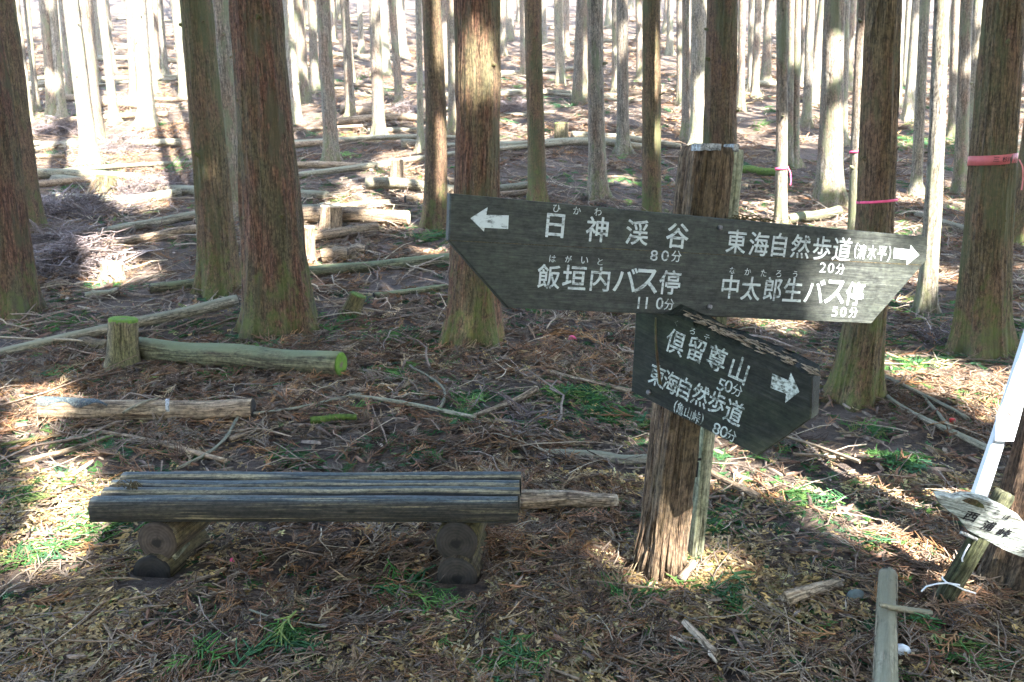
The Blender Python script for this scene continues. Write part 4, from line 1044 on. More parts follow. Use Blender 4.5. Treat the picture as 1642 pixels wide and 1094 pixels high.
# ------------------------------------------------------------------ logs, poles, stumps
def log(name, label, cat, a, b, d0, d1, mat, ends=(None, None), sides=20, wob=.05, bend=0.0, group=None, lift=.75, tints=None, sink=0.0, z_add=(0, 0)):
    """a, b: pixel ends of the axis; d0, d1: diameters in pixels there"""
    if name in ('fallen_branch', 'bark_slab', 'wood_splinter', 'mossy_stick', 'rotten_log'): z_add = (z_add[0] + .024, z_add[1] + .024)
    def pt(q, dpx, za):
        g = on_ground(q[0], q[1]); r = dpx / 2 * depth_of(g) / F
        g = on_ground(q[0], q[1], lift=r * lift + za); return g, dpx / 2 * depth_of(g) / F
    A, ra = pt(a, d0, z_add[0]); Bq, rb = pt(b, d1, z_add[1])
    n = 26; s = np.linspace(0, 1, n)[:, None]
    P = A + (Bq - A) * s; side = np.cross(Bq - A, [0, 0, 1]); side /= np.linalg.norm(side)
    P = P + side * np.sin(s * math.pi * 1.3) * bend * np.linalg.norm(Bq - A)
    P[:, 2] += (noise(s[:, 0] * 4, s[:, 0] * 0, seed=len(ORIGIN)) - .5) * ra * .5 - sink
    mb = MB(); tube(mb, P, ra + (rb - ra) * s[:, 0], sides, wob=wob, seed=len(ORIGIN))
    o = tag(mb.build(name, M[mat], origin=P[n // 2] - [0, 0, ra]), label, cat, group)
    for k, e in enumerate(ends):
        if e:
            mb = MB(); p, q, r = (P[0], P[1], ra) if k == 0 else (P[-1], P[-2], rb)
            disc(mb, p + (p - q) / np.linalg.norm(p - q) * .003, p - q, r * .99, max(16, sides), 3 + k); mb.build('cut_end', M[e], o)
    return o, P, ra, rb

def stump(label, u, vb, vt, w_top, w_bot, mat, endm, group=None, flare=.3, lean=0.0, name='stump'):
    B = on_ground(u, vb); k = depth_of(B) / F; T = at_y(u + lean, vt, B[1]); r0, r1 = w_bot / 2 * k, w_top / 2 * k
    P = resample([B - [0, 0, .08], B, T], 24); s = np.linspace(-.08, T[2] - B[2], 24)
    R = r1 + (r0 - r1) * np.exp(-np.maximum(s, 0) / max((T[2] - B[2]) * .3, .02))
    mb = MB(); tube(mb, P, R, 40, wob=.07, seed=int(u), freq=(2.4, 3))
    o = tag(mb.build(name, M[mat], origin=B), label, 'stump', group)
    mb = MB(); disc(mb, P[-1] + (P[-1] - P[-2]) * .05, P[-1] - P[-2], r1 * 1.0, 28, int(u), thick=.008); mb.build('cut_top', M[endm], o)
    return o

log('mossy_log', 'long mossy green log with a bright green sawn end, behind the small stump', 'log', (222, 560), (546, 585), 36, 40, 'log_moss', (None, 'end_moss'), 28, .04, lift=1.0)
log('mossy_log', 'short dark end of log lying left of the moss-topped stump', 'log', (128, 550), (176, 556), 20, 24, 'log_dark', ('end_dark', None), 18, .06)
log('fallen_pole', 'long thin bare pole slanting past the moss-topped stump', 'pole', (-30, 572), (380, 482), 15, 19, 'log_grey', (None, 'end_dark'), 16, .06, bend=.006, z_add=(.0, .10))
o, P, ra, rb = log('cut_log', 'half-barked cut log with slanted end and white band, above the bench', 'log', (68, 659), (405, 655), 36, 33, 'log_tan', ('end_dark', 'end_dark'), 30, .035, lift=.95)
mb = MB(); m = 14; th = np.linspace(.2, 2.9, m)
def on_log(P, ra, f, ang, out, wdt=.0):
    i = f * (len(P) - 1); i0 = int(min(i, len(P) - 2)); c = P[i0] + (P[i0 + 1] - P[i0]) * (i - i0)
    return c + (ra + out) * np.array([0, -math.cos(ang), math.sin(ang)])
V = [on_log(P, ra, .585 + e + .02 * math.cos(a), a, .004) for e in (0, .018) for a in th]
mb.add(V, [[k, k + 1, m + k + 1, m + k] for k in range(m - 1)]); mb.build('white_band', M['post_cap'], o)
mb = MB(); V = []
nf = 22
for f in np.linspace(-.005, .33, nf):
    wd = 1.0 if f < .2 else max(.05, (.33 - f) / .13)
    for a in np.linspace(.75 - .25 * math.sin(f * 40), .75 + 1.5 * wd, 8): V.append(on_log(P, ra, f, a, .007))
mb.add(V, [[k * 8 + q, k * 8 + q + 1, k * 8 + 9 + q, k * 8 + 8 + q] for k in range(nf - 1) for q in range(7)])
bk = mb.build('bark_sheet', M['bench'], o); bk['label'] = 'blue-grey sheet of bark still on the left end'
mb = MB(); a = on_log(P, ra, .41, .1, .02); b = on_log(P, ra, .555, 1.5, .012)
tube(mb, resample([a, (a + b) / 2 + [0, -.01, .015], b], 12), np.linspace(.012, .006, 12), 5, wob=.4); tag(mb.build('wood_splinter', M['log_grey'], origin=a), 'split grey slat of wood leaning on the half-barked cut log', 'wood')
stump('moss-topped stump with a bright green cut face, before the thickest cedar', 198, 590, 513, 42, 58, 'stump_bark', 'end_moss')
log('rotten_log', 'pale rotten log touching the right end of the bench', 'log', (832, 806), (986, 800), 30, 22, 'rotten', (None, 'end_pale'), 20, .2)
log('fallen_pole', 'pale greenish pole lying behind the signpost foot', 'pole', (872, 727), (1040, 742), 20, 22, 'log_grey', (None, None), 16, .06, lift=.2)
log('fallen_pole', 'grey barkless pole pointing out of the picture at bottom right', 'pole', (1418, 1130), (1424, 926), 40, 29, 'log_grey', (None, 'end_dark'), 28, .14, lift=.9)
log('wood_splinter', 'thin grey slat lying across the pole at bottom right', 'wood', (1412, 970), (1492, 985), 9, 12, 'log_grey', (None, None), 6, .2, z_add=(.05, .0))
log('mossy_stick', 'small stick thick with bright moss, right of the half-barked log', 'stick', (498, 673), (572, 668), 13, 9, 'dark_moss', (None, None), 14, .3)
log('bark_slab', 'slab of pale flaking bark lying right of the signpost foot', 'bark', (1258, 962), (1345, 934), 22, 16, 'rotten', (None, None), 14, .35, lift=.3)
log('bark_slab', 'grey rotten wood chip lying below the signpost foot', 'bark', (1098, 998), (1150, 1050), 12, 14, 'rotten', (None, None), 10, .35, lift=.3)
log('bark_slab', 'pale chip of wood leaning against the signpost foot', 'bark', (1092, 930), (1112, 902), 16, 12, 'rotten', (None, None), 10, .3, z_add=(0, .03))
log('bark_slab', 'tan sliver of split wood between the bench and the half-barked log', 'bark', (368, 704), (420, 688), 9, 5, 'log_tan', (None, None), 8, .25)
for k, (a, b) in enumerate((((30, 690 + 50), (180, 700)), ((70, 690), (365, 735)))): pass
log('fallen_branch', 'long pinkish forked branch lying above the left end of the bench', 'branch', (142, 690), (366, 736), 7, 9, 'log_tan', (None, None), 10, .12, bend=-.03)
log('fallen_branch', 'crooked pale branch crossing the pinkish forked one', 'branch', (32, 740), (182, 700), 9, 7, 'log_tan', (None, None), 10, .12, bend=.05)
log('fallen_branch', 'thin reddish branch running off left of the pinkish forked one', 'branch', (-10, 716), (150, 690), 5, 6, 'bark_red', (None, None), 8, .12, bend=-.05)
log('fallen_branch', 'bent grey branch from the half-barked log down to the bench back', 'branch', (285, 752), (395, 668), 6, 5, 'log_grey', (None, None), 8, .12, bend=.08)
log('fallen_branch', 'grey branch running right from the slanted end of the half-barked log', 'branch', (395, 665), (585, 632), 6, 4, 'log_grey', (None, None), 8, .12, bend=.06)
log('fallen_branch', 'curved grey branch in the litter behind the bench centre', 'branch', (560, 634), (765, 668), 6, 8, 'log_grey', (None, None), 8, .12, bend=-.03)
log('fallen_branch', 'pale broken branch with a light tip behind the bench', 'branch', (760, 668), (862, 625), 9, 11, 'log_tan', (None, 'end_pale'), 9, .15, bend=.03)
log('fallen_branch', 'upright forked twig standing in the litter behind the bench', 'branch', (706, 655), (672, 585), 5, 4, 'log_grey', (None, None), 8, .12, bend=.1)
log('fallen_branch', 'long brown branch lying left of the lower sign board', 'branch', (884, 596), (1012, 628), 6, 8, 'log_tan', (None, None), 9, .12, bend=.02)
log('fallen_branch', 'stick with broken end right of the stake foot', 'branch', (1132, 752), (1216, 798), 9, 11, 'log_tan', (None, None), 10, .15, bend=.02)
log('fallen_branch', 'grey branch curving down toward the white pole', 'branch', (1398, 610), (1582, 728), 6, 11, 'log_grey', (None, None), 10, .12, bend=.06)
log('fallen_branch', 'bent twig reaching from the dark olive trunk across the litter', 'branch', (1376, 520), (1500, 670), 4, 7, 'log_grey', (None, None), 8, .12, bend=.1)
log('fallen_branch', 'slim side branch meeting the grey branch near the red cap', 'branch', (1478, 632), (1526, 690), 5, 7, 'log_grey', (None, None), 8, .12)
log('fallen_branch', 'pale branch on the litter right of the lower sign board tip', 'branch', (1272, 728), (1420, 738), 7, 4, 'log_tan', (None, None), 8, .12, bend=.03)
log('fallen_branch', 'crooked twig in the litter below the bench left cradle', 'branch', (190, 965), (365, 915), 5, 5, 'log_tan', (None, None), 8, .15, bend=.05)
log('fallen_branch', 'thin twig lying across the foreground left', 'branch', (30, 1024), (195, 1030), 4, 4, 'log_tan', (None, None), 8, .12, bend=.01)
log('fallen_branch', 'pinkish twig in the foreground below the signpost', 'branch', (960, 1040), (1068, 1082), 5, 4, 'log_tan', (None, None), 8, .12, bend=.02)
log('fallen_branch', 'thin forked twig in the foreground beneath the bench centre', 'branch', (400, 978), (520, 1008), 4, 3, 'log_grey', (None, None), 8, .12, bend=.03)
log('fallen_branch', 'brown twig in the foreground below the right bench cradle', 'branch', (800, 1048), (930, 1088), 6, 5, 'log_tan', (None, None), 8, .12, bend=-.03)
# logs behind, one by one
BACK = [
 ('pale log with a mossy tip, the upper of two beside the straight brown cedar', (158, 374), (326, 344), 11, 13, 'log_grey'),
 ('pale log with sunlit right half, the lower of two beside the straight brown cedar', (150, 394), (326, 366), 12, 13, 'log_tan'),
 ('greenish short log at the foot of the brush left of the straight brown cedar', (95, 402), (184, 388), 10, 11, 'log_grey'),
 ('greenish log half buried near the brown cedars at the left', (136, 474), (190, 468), 10, 11, 'log_grey'),
 ('long mossy log passing behind the two big left-hand cedars', (242, 463), (735, 412), 15, 16, 'log_moss'),
 ('brown log behind the pale stump, right of the thickest cedar', (476, 343), (655, 349), 22, 20, 'log_tan'),
 ('pale thin log above the pale stump, right of the thickest cedar', (478, 335), (626, 326), 11, 10, 'log_grey'),
 ('tan log in front of the pale stump, right of the thickest cedar', (500, 378), (605, 366), 17, 13, 'log_tan'),
 ('thin mossy log between the mossy stub and the thick peeling cedar', (600, 474), (728, 459), 9, 8, 'log_moss'),
 ('short pale log left of the slim mossy-footed cedar', (650, 320), (692, 316), 12, 12, 'log_tan'),
 ('pale sunlit log end right of the slim mossy-footed cedar', (716, 294), (740, 290), 14, 14, 'log_tan'),
 ('pale log lying just behind the sign right of the thick peeling cedar', (800, 312), (870, 306), 9, 9, 'log_tan'),
 ('mossy green log left of the thin taped cedar by the post', (1188, 271), (1250, 278), 11, 11, 'dark_moss'),
 ('mossy log in the sunlight above the sign right half', (1262, 352), (1345, 340), 14, 14, 'log_moss'),
 ('thin pale stick slanting against the tall tan cedar', (1296, 298), (1370, 245), 4, 4, 'log_tan'),
 ('pale log on the left slope below the pale sunlit trunks', (55, 240), (120, 226), 8, 8, 'log_grey'),
 ('grey log beneath the sunlit foot of the tan cedar', (1470, 345), (1560, 372), 10, 12, 'log_grey'),
]
for lab, a, b, d0, d1, mat in BACK:
    log('fallen_log', lab, 'log', a, b, d0 * 1.15, d1 * 1.15, mat, ('end_dark', 'end_pale' if 'tan' in mat else 'end_dark'), 16, .06, lift=1.25)
log('fallen_log', 'sunlit log showing its dark sawn end, left of the mossy stub', 'log', (515, 412), (556, 408), 24, 25, 'log_tan', (None, 'end_brown'), 20, .05)
log('fallen_log', 'second sawn log lying just behind the sunlit one', 'log', (535, 404), (586, 402), 18, 19, 'log_tan', (None, 'end_brown'), 20, .05)
stump('pale round stump standing before the brown log, right of the thickest cedar', 531, 366, 331, 34, 38, 'log_tan', 'end_pale')
stump('narrow sunlit stump right beside the thickest cedar', 495, 424, 364, 19, 26, 'log_tan', 'end_pale')
stump('small pale stump in the open below the slope trunks left of the slim cedar', 637, 295, 256, 21, 25, 'log_tan', 'end_pale')
stump('small stump with a log leaning on it above the left of the sign', 900, 230, 198, 22, 26, 'stump_bark', 'end_moss')
stump('stump with a plank leaning on it among the brush at left', 170, 312, 282, 30, 34, 'stump_bark', 'end_moss')
log('wood_splinter', 'brown plank leaning on the stump among the left-hand brush', 'wood', (137, 322), (154, 284), 7, 8, 'log_tan', (None, None), 5, .1, z_add=(0, .3))
stump('mossy leaning stub between the thickest cedar and the thick peeling cedar', 560, 508, 474, 26, 40, 'log_dark', 'dark_moss', lean=14)
stump('sunlit rotten stump in the litter right of the left-edge cedars', 180, 446, 422, 34, 44, 'rotten', 'end_pale')

# thinned poles lying across the slope beyond: copies of five
pp = []
for k in range(5):
    mb = MB(); L = 3.2 + k * .5; x = np.linspace(-L / 2, L / 2, 24); P = np.stack([x, .06 * np.sin(x * 1.1 + k), .03 * np.cos(x * .9 + k)], 1)
    tube(mb, P, np.linspace(.085, .055, 24), 12, wob=.06, seed=70 + k); me = mb.mesh('fallen_pole'); me.materials.append(M['log_tan' if k in (0, 2) else 'log_grey']); pp.append(me)
n = 0; tries = 0
while n < 78 and tries < 4000:
    tries += 1
    y = 9.5 + 34 * random.random() ** 1.3; x = random.uniform(-.68, .68) * y
    u, v, dz = [float(q[0]) for q in project(np.array([[x, y, float(terrain(x, y))]]))]
    if v > 330 or (u > 1050 and random.random() < .5) or (v > 240 and u > 730): continue
    a = random.gauss(0, .28)
    dx, dy = math.cos(a), math.sin(a); z0, z1 = float(terrain(x - dx, y - dy)), float(terrain(x + dx, y + dy))
    o = bpy.data.objects.new('fallen_pole', pp[n % 5]); COL.objects.link(o)
    o.location = (x, y, (z0 + z1) / 2 + .085); o.rotation_euler = (random.uniform(0, 6.28), -math.atan2(z1 - z0, 2), a); f = random.uniform(.6, 1.25); o.scale = (random.uniform(.4, 1.1), f, f)
    sd = 0 if u < 430 else 1 if u < 830 else 2 if u < 1080 else 3
    tag(o, ['pale pole left lying on the far left slope among the thin trunks', 'pale pole left lying on the slope between the thickest and the thick peeling cedar', 'pale pole left lying on the open slope above the left half of the sign', 'pale pole left lying on the far right slope'][sd], 'pole', ['poles on the left slope', 'poles on the slope left of the sign', 'poles on the slope above the sign', 'poles on the right slope'][sd])
    n += 1

# small bright scraps
def scrap(label, u, v, r, mat, name, cat):
    c = on_ground(u, v); mb = MB(); P = [c + [-r, 0, .006], c + [-r * .3, -.003, .012 + r * .5], c + [r * .4, 0, .01 + r * .4], c + [r, .004, .006]]
    tube(mb, resample(P, 8), np.array([.3, .7, 1, 1, 1, .9, .6, .3]) * r * .55, 8, wob=.4, seed=int(u)); tag(mb.build(name, M[mat], origin=c), label, cat)
scrap('pink scrap of tape in the litter left of the signpost', 918, 546, .03, 'pink', 'tape_scrap', 'tape')
scrap('tiny pink scrap beside the brace under the bench', 309, 887, .014, 'pink', 'tape_scrap', 'tape')
scrap('tiny pink scrap in the shade under the bench, away from the brace', 374, 904, .012, 'pink', 'tape_scrap', 'tape')
c = on_ground(1527, 676, lift=.02); mb = MB(); tube(mb, [c + [0, 0, -.012], c + [0, 0, -.010], c + [0, 0, .014], c + [0, 0, .018]], [.014, .017, .016, .012], 14)
tag(mb.build('bottle_cap', M['red'], origin=c), 'small red plastic cap hanging at the grey branch on the right', 'cap')
scrap('blue-grey flat stone in the litter at lower right', 1372, 964, .03, 'stone', 'flat_stone', 'stone')
scrap('crumpled white scrap beside the pole at bottom right', 1446, 1052, .03, 'white_metal', 'paper_scrap', 'paper')
# dry wisp on the bench
mb = MB(); rs = np.random.default_rng(4); c = at_y(210, 788, BY + .1); c[2] = BZ + .006
for k in range(16):
    a = rs.uniform(0, 6.28); ln = rs.uniform(.03, .07)
    P = [c + [rs.uniform(-.03, .03), rs.uniform(-.015, .015), 0], c + [math.cos(a) * ln * .5, math.sin(a) * ln * .2, rs.uniform(.01, .04)], c + [math.cos(a) * ln, math.sin(a) * ln * .4, rs.uniform(0, .02)]]
    tube(mb, resample(P, 6), .0016, 5)
tag(mb.build('dry_sprig', M['log_dark'], origin=c), 'dry brown sprig lying on the left end of the bench', 'sprig')

# ------------------------------------------------------------------ forest litter: dead cedar fronds, yellow scales, twigs, green sprigs
def cord(P, r0, r1, V, Q):
    """thin three-sided strand"""
    P = np.asarray(P, float); n = len(P); T, A, B = frames(P); o = sum(len(v) for v in V)
    R = np.linspace(r0, r1, n)[:, None]
    ring = [P + R * (math.cos(a) * A + math.sin(a) * B) for a in (math.pi / 2, math.pi * 7 / 6, math.pi * 11 / 6)]
    V.append(np.stack(ring, 1).reshape(-1, 3))
    for i in range(n - 1):
        for j in range(3):
            j2 = (j + 1) % 3; Q.append([o + i * 3 + j, o + i * 3 + j2, o + i * 3 + 3 + j2, o + i * 3 + 3 + j])

def frond(rs, ln, sides, seg, r, droop=0.0, spread=.5):
    V, Q = [], []
    k = seg + 1; t = np.linspace(0, 1, k); cu = rs.uniform(-1.1, 1.1)
    main = np.stack([t * ln, cu * t ** 2 * ln * .5, rs.uniform(.0, .12) * ln * np.sin(t * math.pi) - droop * ln * t ** 2], 1)
    cord(main, r, r * .5, V, Q)
    for q in range(sides):
        f = .12 + .8 * q / max(1, sides - 1); i = f * (k - 1); i0 = int(min(i, k - 2)); c = main[i0] + (main[i0 + 1] - main[i0]) * (i - i0)
        sg = 1 if q % 2 else -1; L = ln * rs.uniform(.25, .55) * (1 - .4 * f); a = sg * spread * rs.uniform(.6, 1.4); b = sg * rs.uniform(-.6, .5)
        u = np.linspace(0, 1, seg + 1)
        ang = a + b * u + cu * f
        st = np.stack([np.cos(ang), np.sin(ang), rs.uniform(-.3, .5) + 0 * u], 1) * L / seg
        P = c + np.concatenate([[[0, 0, 0]], np.cumsum(st[:-1], 0)]); P[:, 2] -= droop * L * u ** 2
        cord(P, r * .95, r * .45, V, Q)
    V = np.concatenate(V); V[:, :2] -= V[:, :2].mean(0)
    return V, np.array(Q)

def scatter(mb, temps, pos, scale, tilt, tint, rs, roll=.25):
    which = rs.integers(0, len(temps), len(pos)); yaw = rs.uniform(0, 2 * math.pi, len(pos))
    for k, (V, Q) in enumerate(temps):
        m = np.where(which == k)[0]
        if not len(m): continue
        c, s = np.cos(yaw[m]), np.sin(yaw[m]); tl = rs.normal(0, tilt, len(m)); rl = rs.normal(0, roll, len(m))
        X = np.repeat(V[None], len(m), 0) * scale[m][:, None, None]
        x = X[..., 0] * np.cos(tl)[:, None] - X[..., 2] * np.sin(tl)[:, None]; z = X[..., 0] * np.sin(tl)[:, None] + X[..., 2] * np.cos(tl)[:, None]
        y = X[..., 1] * np.cos(rl)[:, None] - z * np.sin(rl)[:, None]; z = X[..., 1] * np.sin(rl)[:, None] + z * np.cos(rl)[:, None]
        W3 = np.stack([x * c[:, None] - y * s[:, None], x * s[:, None] + y * c[:, None], z], -1)
        W3[..., 0] += pos[m][:, 0:1]; W3[..., 1] += pos[m][:, 1:2]
        W3[..., 2] += terrain(W3[..., 0], W3[..., 1]) + pos[m][:, 2:3]
        nq = Q.shape[1]
        F_ = (Q[None] + (np.arange(len(m)) * len(V))[:, None, None]).reshape(-1, nq)
        tt = np.repeat(tint[m], len(V), 0)
        if nq == 4: mb.add(W3.reshape(-1, 3), F_, None, tint=tt)
        else: mb.add(W3.reshape(-1, 3), None, F_, tint=tt)

LEGX = [float(o.matrix_world.translation.x) for o in ()] or [at_y(251, 870, BY)[0], at_y(731, 870, BY)[0]]
def spread_area(rs, n, y0, y1, lift=(.0, .012), m=.7):
    y = y0 + (y1 - y0) * rs.random(int(n * 2.2)); x = rs.uniform(-1, 1, len(y)) * (m * y1 + .6)
    k = np.abs(x) < m * y + .5; y, x = y[k][:n], x[k][:n]
    for lx in LEGX:                                                    # swept clear in front of the bench's feet
        k = ~((np.abs(x - lx) < .12) & (y > BY - .17) & (y < BY + .05)); x, y = x[k], y[k]
    return np.stack([x, y, rs.uniform(*lift, len(x))], 1)

def pal(rs, n, cols, w, var=.25):
    c = np.array(cols)[rs.choice(len(cols), n, p=np.array(w) / sum(w))]
    return c * np.exp(rs.normal(0, var, (n, 1)))

BROWN = [(.175, .092, .05), (.148, .094, .058), (.155, .118, .085), (.085, .055, .036), (.25, .178, .10), (.22, .118, .052)]
BW = [2.6, 3, 3.2, 3, 1.2, 1.0]
rs = np.random.default_rng(21)
def build_litter():
    t1 = [frond(rs, rs.uniform(.09, .2), int(rs.integers(9, 15)), 3, rs.uniform(.0028, .0048), spread=.5) for _ in range(18)]
    t2 = [frond(rs, rs.uniform(.2, .36), 6, 2, .006, spread=.6) for _ in range(8)]
    mb = MB()
    for n, a, b, sc_, T in ((3600, 1.6, 2.6, (.4, .95), t1), (5200, 2.5, 3.5, (.5, 1.05), t1), (9500, 3.3, 5.6, (.6, 1.25), t1), (6200, 5.4, 9.5, (.9, 1.6), t1), (5600, 9, 17, (.8, 1.5), t2), (5000, 16, 34, (1.3, 2.6), t2)):
        p = spread_area(rs, n, a, b, (.0, .022 if a < 9 else .05))
        dn = noise(p[:, 0] * 1.1, p[:, 1] * 1.1, seed=41)
        p = p[rs.random(len(p)) < np.clip((dn - .28) * 2.6, .12, 1)]
        c = pal(rs, len(p), BROWN, BW); g = noise(p[:, 0] * 1.3 + 40, p[:, 1] * 1.3, seed=42)[:, None]
        c = c * (.7 + .6 * g)
        scatter(mb, T, p, rs.uniform(*sc_, len(p)), .12, c, rs)
        # flat chips of bark and rotten wood among the fronds
    ch = []
    for k in range(8):
        m = 6; a = np.sort(rs.uniform(0, 6.28, m)); L, w = rs.uniform(.02, .06), rs.uniform(.003, .008)
        ring = np.stack([np.cos(a) * L, np.sin(a) * w, rs.uniform(.002, .008, m)], 1); V = np.concatenate([ring, ring * [1, 1, 0] + [0, 0, -.004], [[0, 0, .008]]])
        ch.append((V, np.array([[q, (q + 1) % m, 2 * m] for q in range(m)] + [[q, m + q, m + (q + 1) % m] for q in range(m)] + [[q, m + (q + 1) % m, (q + 1) % m] for q in range(m)])))
    for n, a, b, sc_ in ((1500, 1.6, 3.4, (.4, 1.1)), (2200, 3.2, 7, (.6, 1.6)), (1600, 6.5, 14, (1.2, 3))):
        p = spread_area(rs, n, a, b, (.004, .026)); scatter(mb, ch, p, rs.uniform(*sc_, len(p)), .2, pal(rs, len(p), [(.17, .13, .10), (.22, .165, .12), (.12, .085, .065), (.16, .09, .06), (.34, .28, .21)], [3, 1.2, 3, 2, .25]), rs)
    tag(mb.build('fallen_needles', M['litter']), 'reddish brown dead cedar fronds covering the ground', 'litter', kind='stuff')
    # twigs
    tw = []
    for k in range(14):
        V, Q = [], []; L = rs.uniform(.12, .4); t = np.linspace(0, 1, 6); a = rs.uniform(-.35, .35)
        P = np.stack([t * L, a * np.sin(t * 3) * L * .4 + rs.normal(0, .006, 6), .012 * np.sin(t * math.pi) + rs.normal(0, .003, 6)], 1); P[:, 0] -= L / 2
        cord(P, .0032, .0016, V, Q)
        if k % 2: cord(np.stack([P[3] + (f * np.array([.09, .07 * (1 if k % 4 == 1 else -1), .02])) for f in (0, .5, 1)]), .002, .001, V, Q)
        tw.append((np.concatenate(V), np.array(Q)))
    mb = MB(); TC = [(.23, .175, .12), (.175, .125, .09), (.125, .088, .065), (.33, .27, .19), (.18, .14, .11)]
    for n, a, b, sc_ in ((700, 1.7, 3.4, (.4, 1.1)), (1100, 3.2, 6.5, (.6, 1.5)), (1800, 6, 12, (1., 2.6)), (2000, 11, 22, (1.4, 3.4)), (2200, 20, 48, (2.0, 5))):
        p = spread_area(rs, n, a, b, (.008, .03 if a < 6 else .06)); scatter(mb, tw, p, rs.uniform(*sc_, len(p)), .07, pal(rs, len(p), TC, [2, 3, 2, 1.2, 2], .25), rs)
    p = spread_area(rs, 90, 3.8, 13, (.02, .05)); scatter(mb, tw, p, rs.uniform(2, 3.8, len(p)), .05, pal(rs, len(p), TC, [2, 3, 2, 1.2, 2], .25), rs)
    tag(mb.build('fallen_twigs', M['twig']), 'thin grey broken twigs strewn over the litter', 'twigs', kind='stuff')
    # yellow scale leaves that fleck the trodden foreground
    fl = []
    for k in range(10):
        V, T = [], []
        for q in range(5):
            a = rs.uniform(-.9, .9) + (0 if q else 0); o = rs.uniform(-.012, .012, 2); L = rs.uniform(.010, .024); w = rs.uniform(.002, .0045)
            d = np.array([math.cos(a), math.sin(a)]); nn = np.array([-d[1], d[0]]); i = len(V)
            V += [[*(o), .001], [*(o + d * L * .5 + nn * w), .005 * rs.random()], [*(o + d * L), .004 * rs.random()], [*(o + d * L * .5 - nn * w), .004 * rs.random()]]
            T += [[i, i + 1, i + 2], [i, i + 2, i + 3]]
        fl.append((np.array(V), np.array(T)))
    mb = MB()
    for n, a, b, sc_ in ((24000, 1.6, 2.7, (.7, 1.6)), (13000, 2.6, 3.6, (.8, 1.7)), (6000, 3.5, 7, (.9, 1.8))):
        p = spread_area(rs, n, a, b, (.004, .022)); dn = noise(p[:, 0] * 2.2, p[:, 1] * 2.2, seed=44); p = p[rs.random(len(p)) < np.clip((dn - .25) * 2.0, .04, 1)]
        c = pal(rs, len(p), [(.36, .245, .095), (.28, .20, .10), (.42, .33, .18), (.2, .14, .075), (.3, .27, .12)], [3, 3, 1.5, 2, 1])
        scatter(mb, fl, p, rs.uniform(*sc_, len(p)), .2, c, rs)
    tag(mb.build('yellow_leaves', M['leaf'], smooth=False), 'tiny yellow scale leaves scattered over the trodden foreground', 'leaves', kind='stuff')
    # green sprigs and tufts
    gs = []
    for k in range(12):
        V, Q = [], []; n = int(rs.integers(7, 15))
        ln0 = rs.uniform(.05, .1)
        a0 = rs.uniform(0, 6.28)
        for q in range(n):
            a = a0 + rs.normal(0, .8); L = ln0 * rs.uniform(.6, 1.4); t = np.linspace(0, 1, 4); up = rs.uniform(.1, .55)
            P = np.stack([np.cos(a) * t * L + rs.normal(0, .012), np.sin(a) * t * L + rs.normal(0, .012), up * L * (t - .75 * t * t) + .002], 1)
            cord(P, .0034, .0014, V, Q)
        gs.append((np.concatenate(V), np.array(Q)))
    ff = [frond(rs, rs.uniform(.08, .16), 15, 3, .003, droop=rs.uniform(0, .3), spread=.75) for _ in range(12)]
    gs = ff[:1]
    mb = MB(); GC = [(.05, .125, .03), (.036, .098, .036), (.085, .16, .04), (.045, .112, .05), (.14, .18, .05)]
    for n, a, b, sc_, thr in ((800, 1.7, 3.4, (.35, .8), .50), (2600, 3.2, 6.5, (.45, 1.0), .49), (1900, 6, 13, (.9, 1.8), .52), (900, 12, 26, (2, 4), .56)):
        p = spread_area(rs, n * 2, a, b, (.0, .014)); dn = noise(p[:, 0] * 1.6 + 3, p[:, 1] * 1.6, seed=45); p = p[(dn > thr) | (rs.random(len(p)) < .22)]
        c = pal(rs, len(p), GC, [3, 2.4, 1.6, 2.2, .5], .25)
        scatter(mb, ff, p, rs.uniform(*sc_, len(p)), .15, c, rs)
    # the denser tufts one notices, by where they grow
    TUFT = [(645, 962, .13, 40), (455, 1040, .10, 26), (820, 1075, .10, 40), (735, 990, .08, 14), (165, 850, .12, 40), (940, 640, .18, 60), (985, 670, .2, 60), (900, 632, .12, 40), (690, 738, .09, 24), (740, 670, .12, 36), (1440, 1000, .06, 8), (1560, 1050, .10, 30), (430, 560, .14, 30), (385, 545, .12, 34), (360, 605, .1, 24), (640, 545, .3, 60), (720, 555, .28, 70), (560, 520, .25, 50), (1290, 800, .12, 24), (1440, 740, .14, 36), (1395, 690, .12, 24), (1470, 585, .16, 30), (1560, 640, .14, 30), (1380, 545, .25, 40), (1260, 660, .14, 24), (1640, 545, .25, 40), (60, 890, .12, 30), (40, 800, .1, 20), (95, 600, .15, 30), (620, 600, .15, 30), (1010, 960, .09, 20), (1165, 960, .1, 20), (1150, 850, .1, 20), (150, 720, .14, 30), (470, 740, .1, 24), (700, 380, .35, 60), (1560, 565, .3, 50), (150, 275, .6, 50), (1448, 225, 1.0, 80), (1520, 235, 1.0, 80), (1420, 880, .08, 14), (770, 640, .14, 26), (310, 1060, .08, 16)]
    for (u, v, r, n) in TUFT:
        g = on_ground(u, v); far_k = max(1, g[1] / 5)
        p = np.stack([g[0] + rs.normal(0, r * .5, n), g[1] + rs.normal(0, r * .4, n), rs.uniform(0, .02, n)], 1)
        scatter(mb, ff, p, rs.uniform(.8, 1.5, n) * far_k ** .6, .2, pal(rs, n, GC, [3, 2, 2, 2, .5], .2) * rs.uniform(.85, 1.25), rs)
    tag(mb.build('undergrowth', M['leaf']), 'bright green sprigs and tufts growing through the brown litter', 'undergrowth', kind='stuff')

    # heaps of cut dead branches
    t3 = [frond(rs, rs.uniform(.35, .6), 12, 4, .0045, droop=rs.uniform(.2, .6), spread=.5) for _ in range(8)]
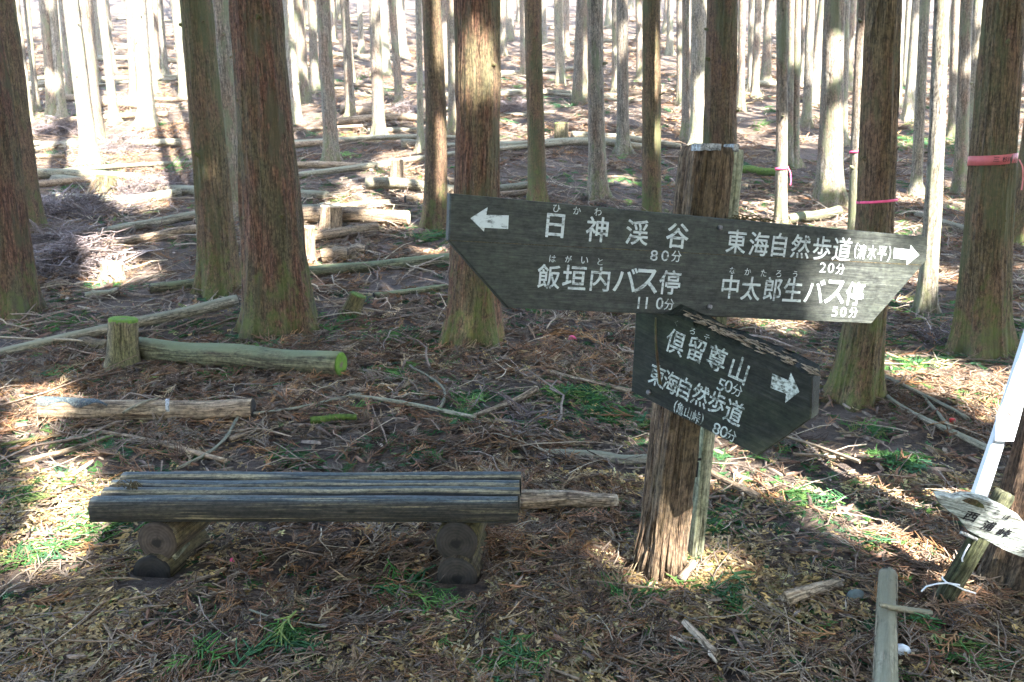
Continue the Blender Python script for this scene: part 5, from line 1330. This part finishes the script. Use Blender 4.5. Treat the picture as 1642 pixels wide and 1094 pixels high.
    HEAP = [('grey-brown heap of dead branches against the left-edge cedars', 118, 430, 62, 34, 190), ('dark heap of dead branches left of the lower log pair', 90, 400, 55, 34, 150), ('grey heap of dead branches beneath the plank stump at left', 115, 345, 70, 26, 200), ('dark mound of dead branches below the big sun fleck at left', 255, 312, 70, 24, 200),
            ('purple-grey heap of dead branches around the left slope trunks', 95, 215, 40, 20, 110), ('pale heap of dead branches right of the moss-footed slope trunk', 195, 240, 45, 20, 110), ('dark hollow heap of dead branches on the slope left of the slim cedar', 650, 190, 30, 22, 120), ('heap of dead branches high on the slope above the sign', 830, 178, 40, 16, 90),
            ('small drooping clump of dead fronds behind the bench right half', 842, 672, 26, 12, 26), ('brown clump of dead fronds behind the signpost foot pole', 905, 745, 22, 10, 20), ('dark clump of dead fronds at the foot of the leaning stake', 1535, 985, 26, 16, 30), ('grey heap of dead branches left of the stout taped cedar', 1500, 545, 34, 14, 50)]
    for lab, u, v, du, hpx, n in HEAP:
        g = on_ground(u, v); k = depth_of(g) / F; r = du * k; hh = hpx * 1.3 * k; b = MB()
        a = rs.uniform(0, 6.28, n); q = np.sqrt(rs.random(n))
        p = np.stack([g[0] + r * q * np.cos(a), g[1] + r * .7 * q * np.sin(a), hh * (1 - q ** 2) * rs.uniform(.2, 1.0, n)], 1)
        c = pal(rs, n, [(.15, .12, .115), (.12, .085, .07), (.18, .15, .14), (.09, .07, .065)], [3, 2, 2, 2], .2)
        s0 = (.35 if g[1] < 4 else .8 if g[1] < 8 else 1.3)
        scatter(b, t3, p, rs.uniform(.7, 1.2, n) * s0, .25, c, rs, roll=.35)
        tag(b.build('brush_heap' if n > 60 else 'dead_fronds', M['litter'], origin=g), lab, 'brush')
build_litter()
bpy.data.objects.remove(_fo)

# ------------------------------------------------------------------ the bright air that veils the far slope
def build_haze():
    x, y0, y1, z0, z1 = 160., -45., 150., -2., 62.
    V = [(a, b, c) for c in (z0, z1) for a, b in ((-x, y0), (x, y0), (x, y1), (-x, y1))]
    mb = MB(); mb.add(np.array(V), [[3, 2, 1, 0], [4, 5, 6, 7], [0, 1, 5, 4], [1, 2, 6, 5], [2, 3, 7, 6], [3, 0, 4, 7]])
    m = bpy.data.materials.new('haze'); m.use_nodes = True; n = m.node_tree; n.nodes.clear()
    out = n.nodes.new('ShaderNodeOutputMaterial'); v = n.nodes.new('ShaderNodeVolumePrincipled')
    v.inputs['Color'].default_value = (.93, .95, 1, 1); v.inputs['Density'].default_value = .0009; v.inputs['Anisotropy'].default_value = 0.0
    n.links.new(v.outputs[0], out.inputs['Volume'])
    tag(mb.build('haze', m, smooth=False), kind='stuff')
build_haze()
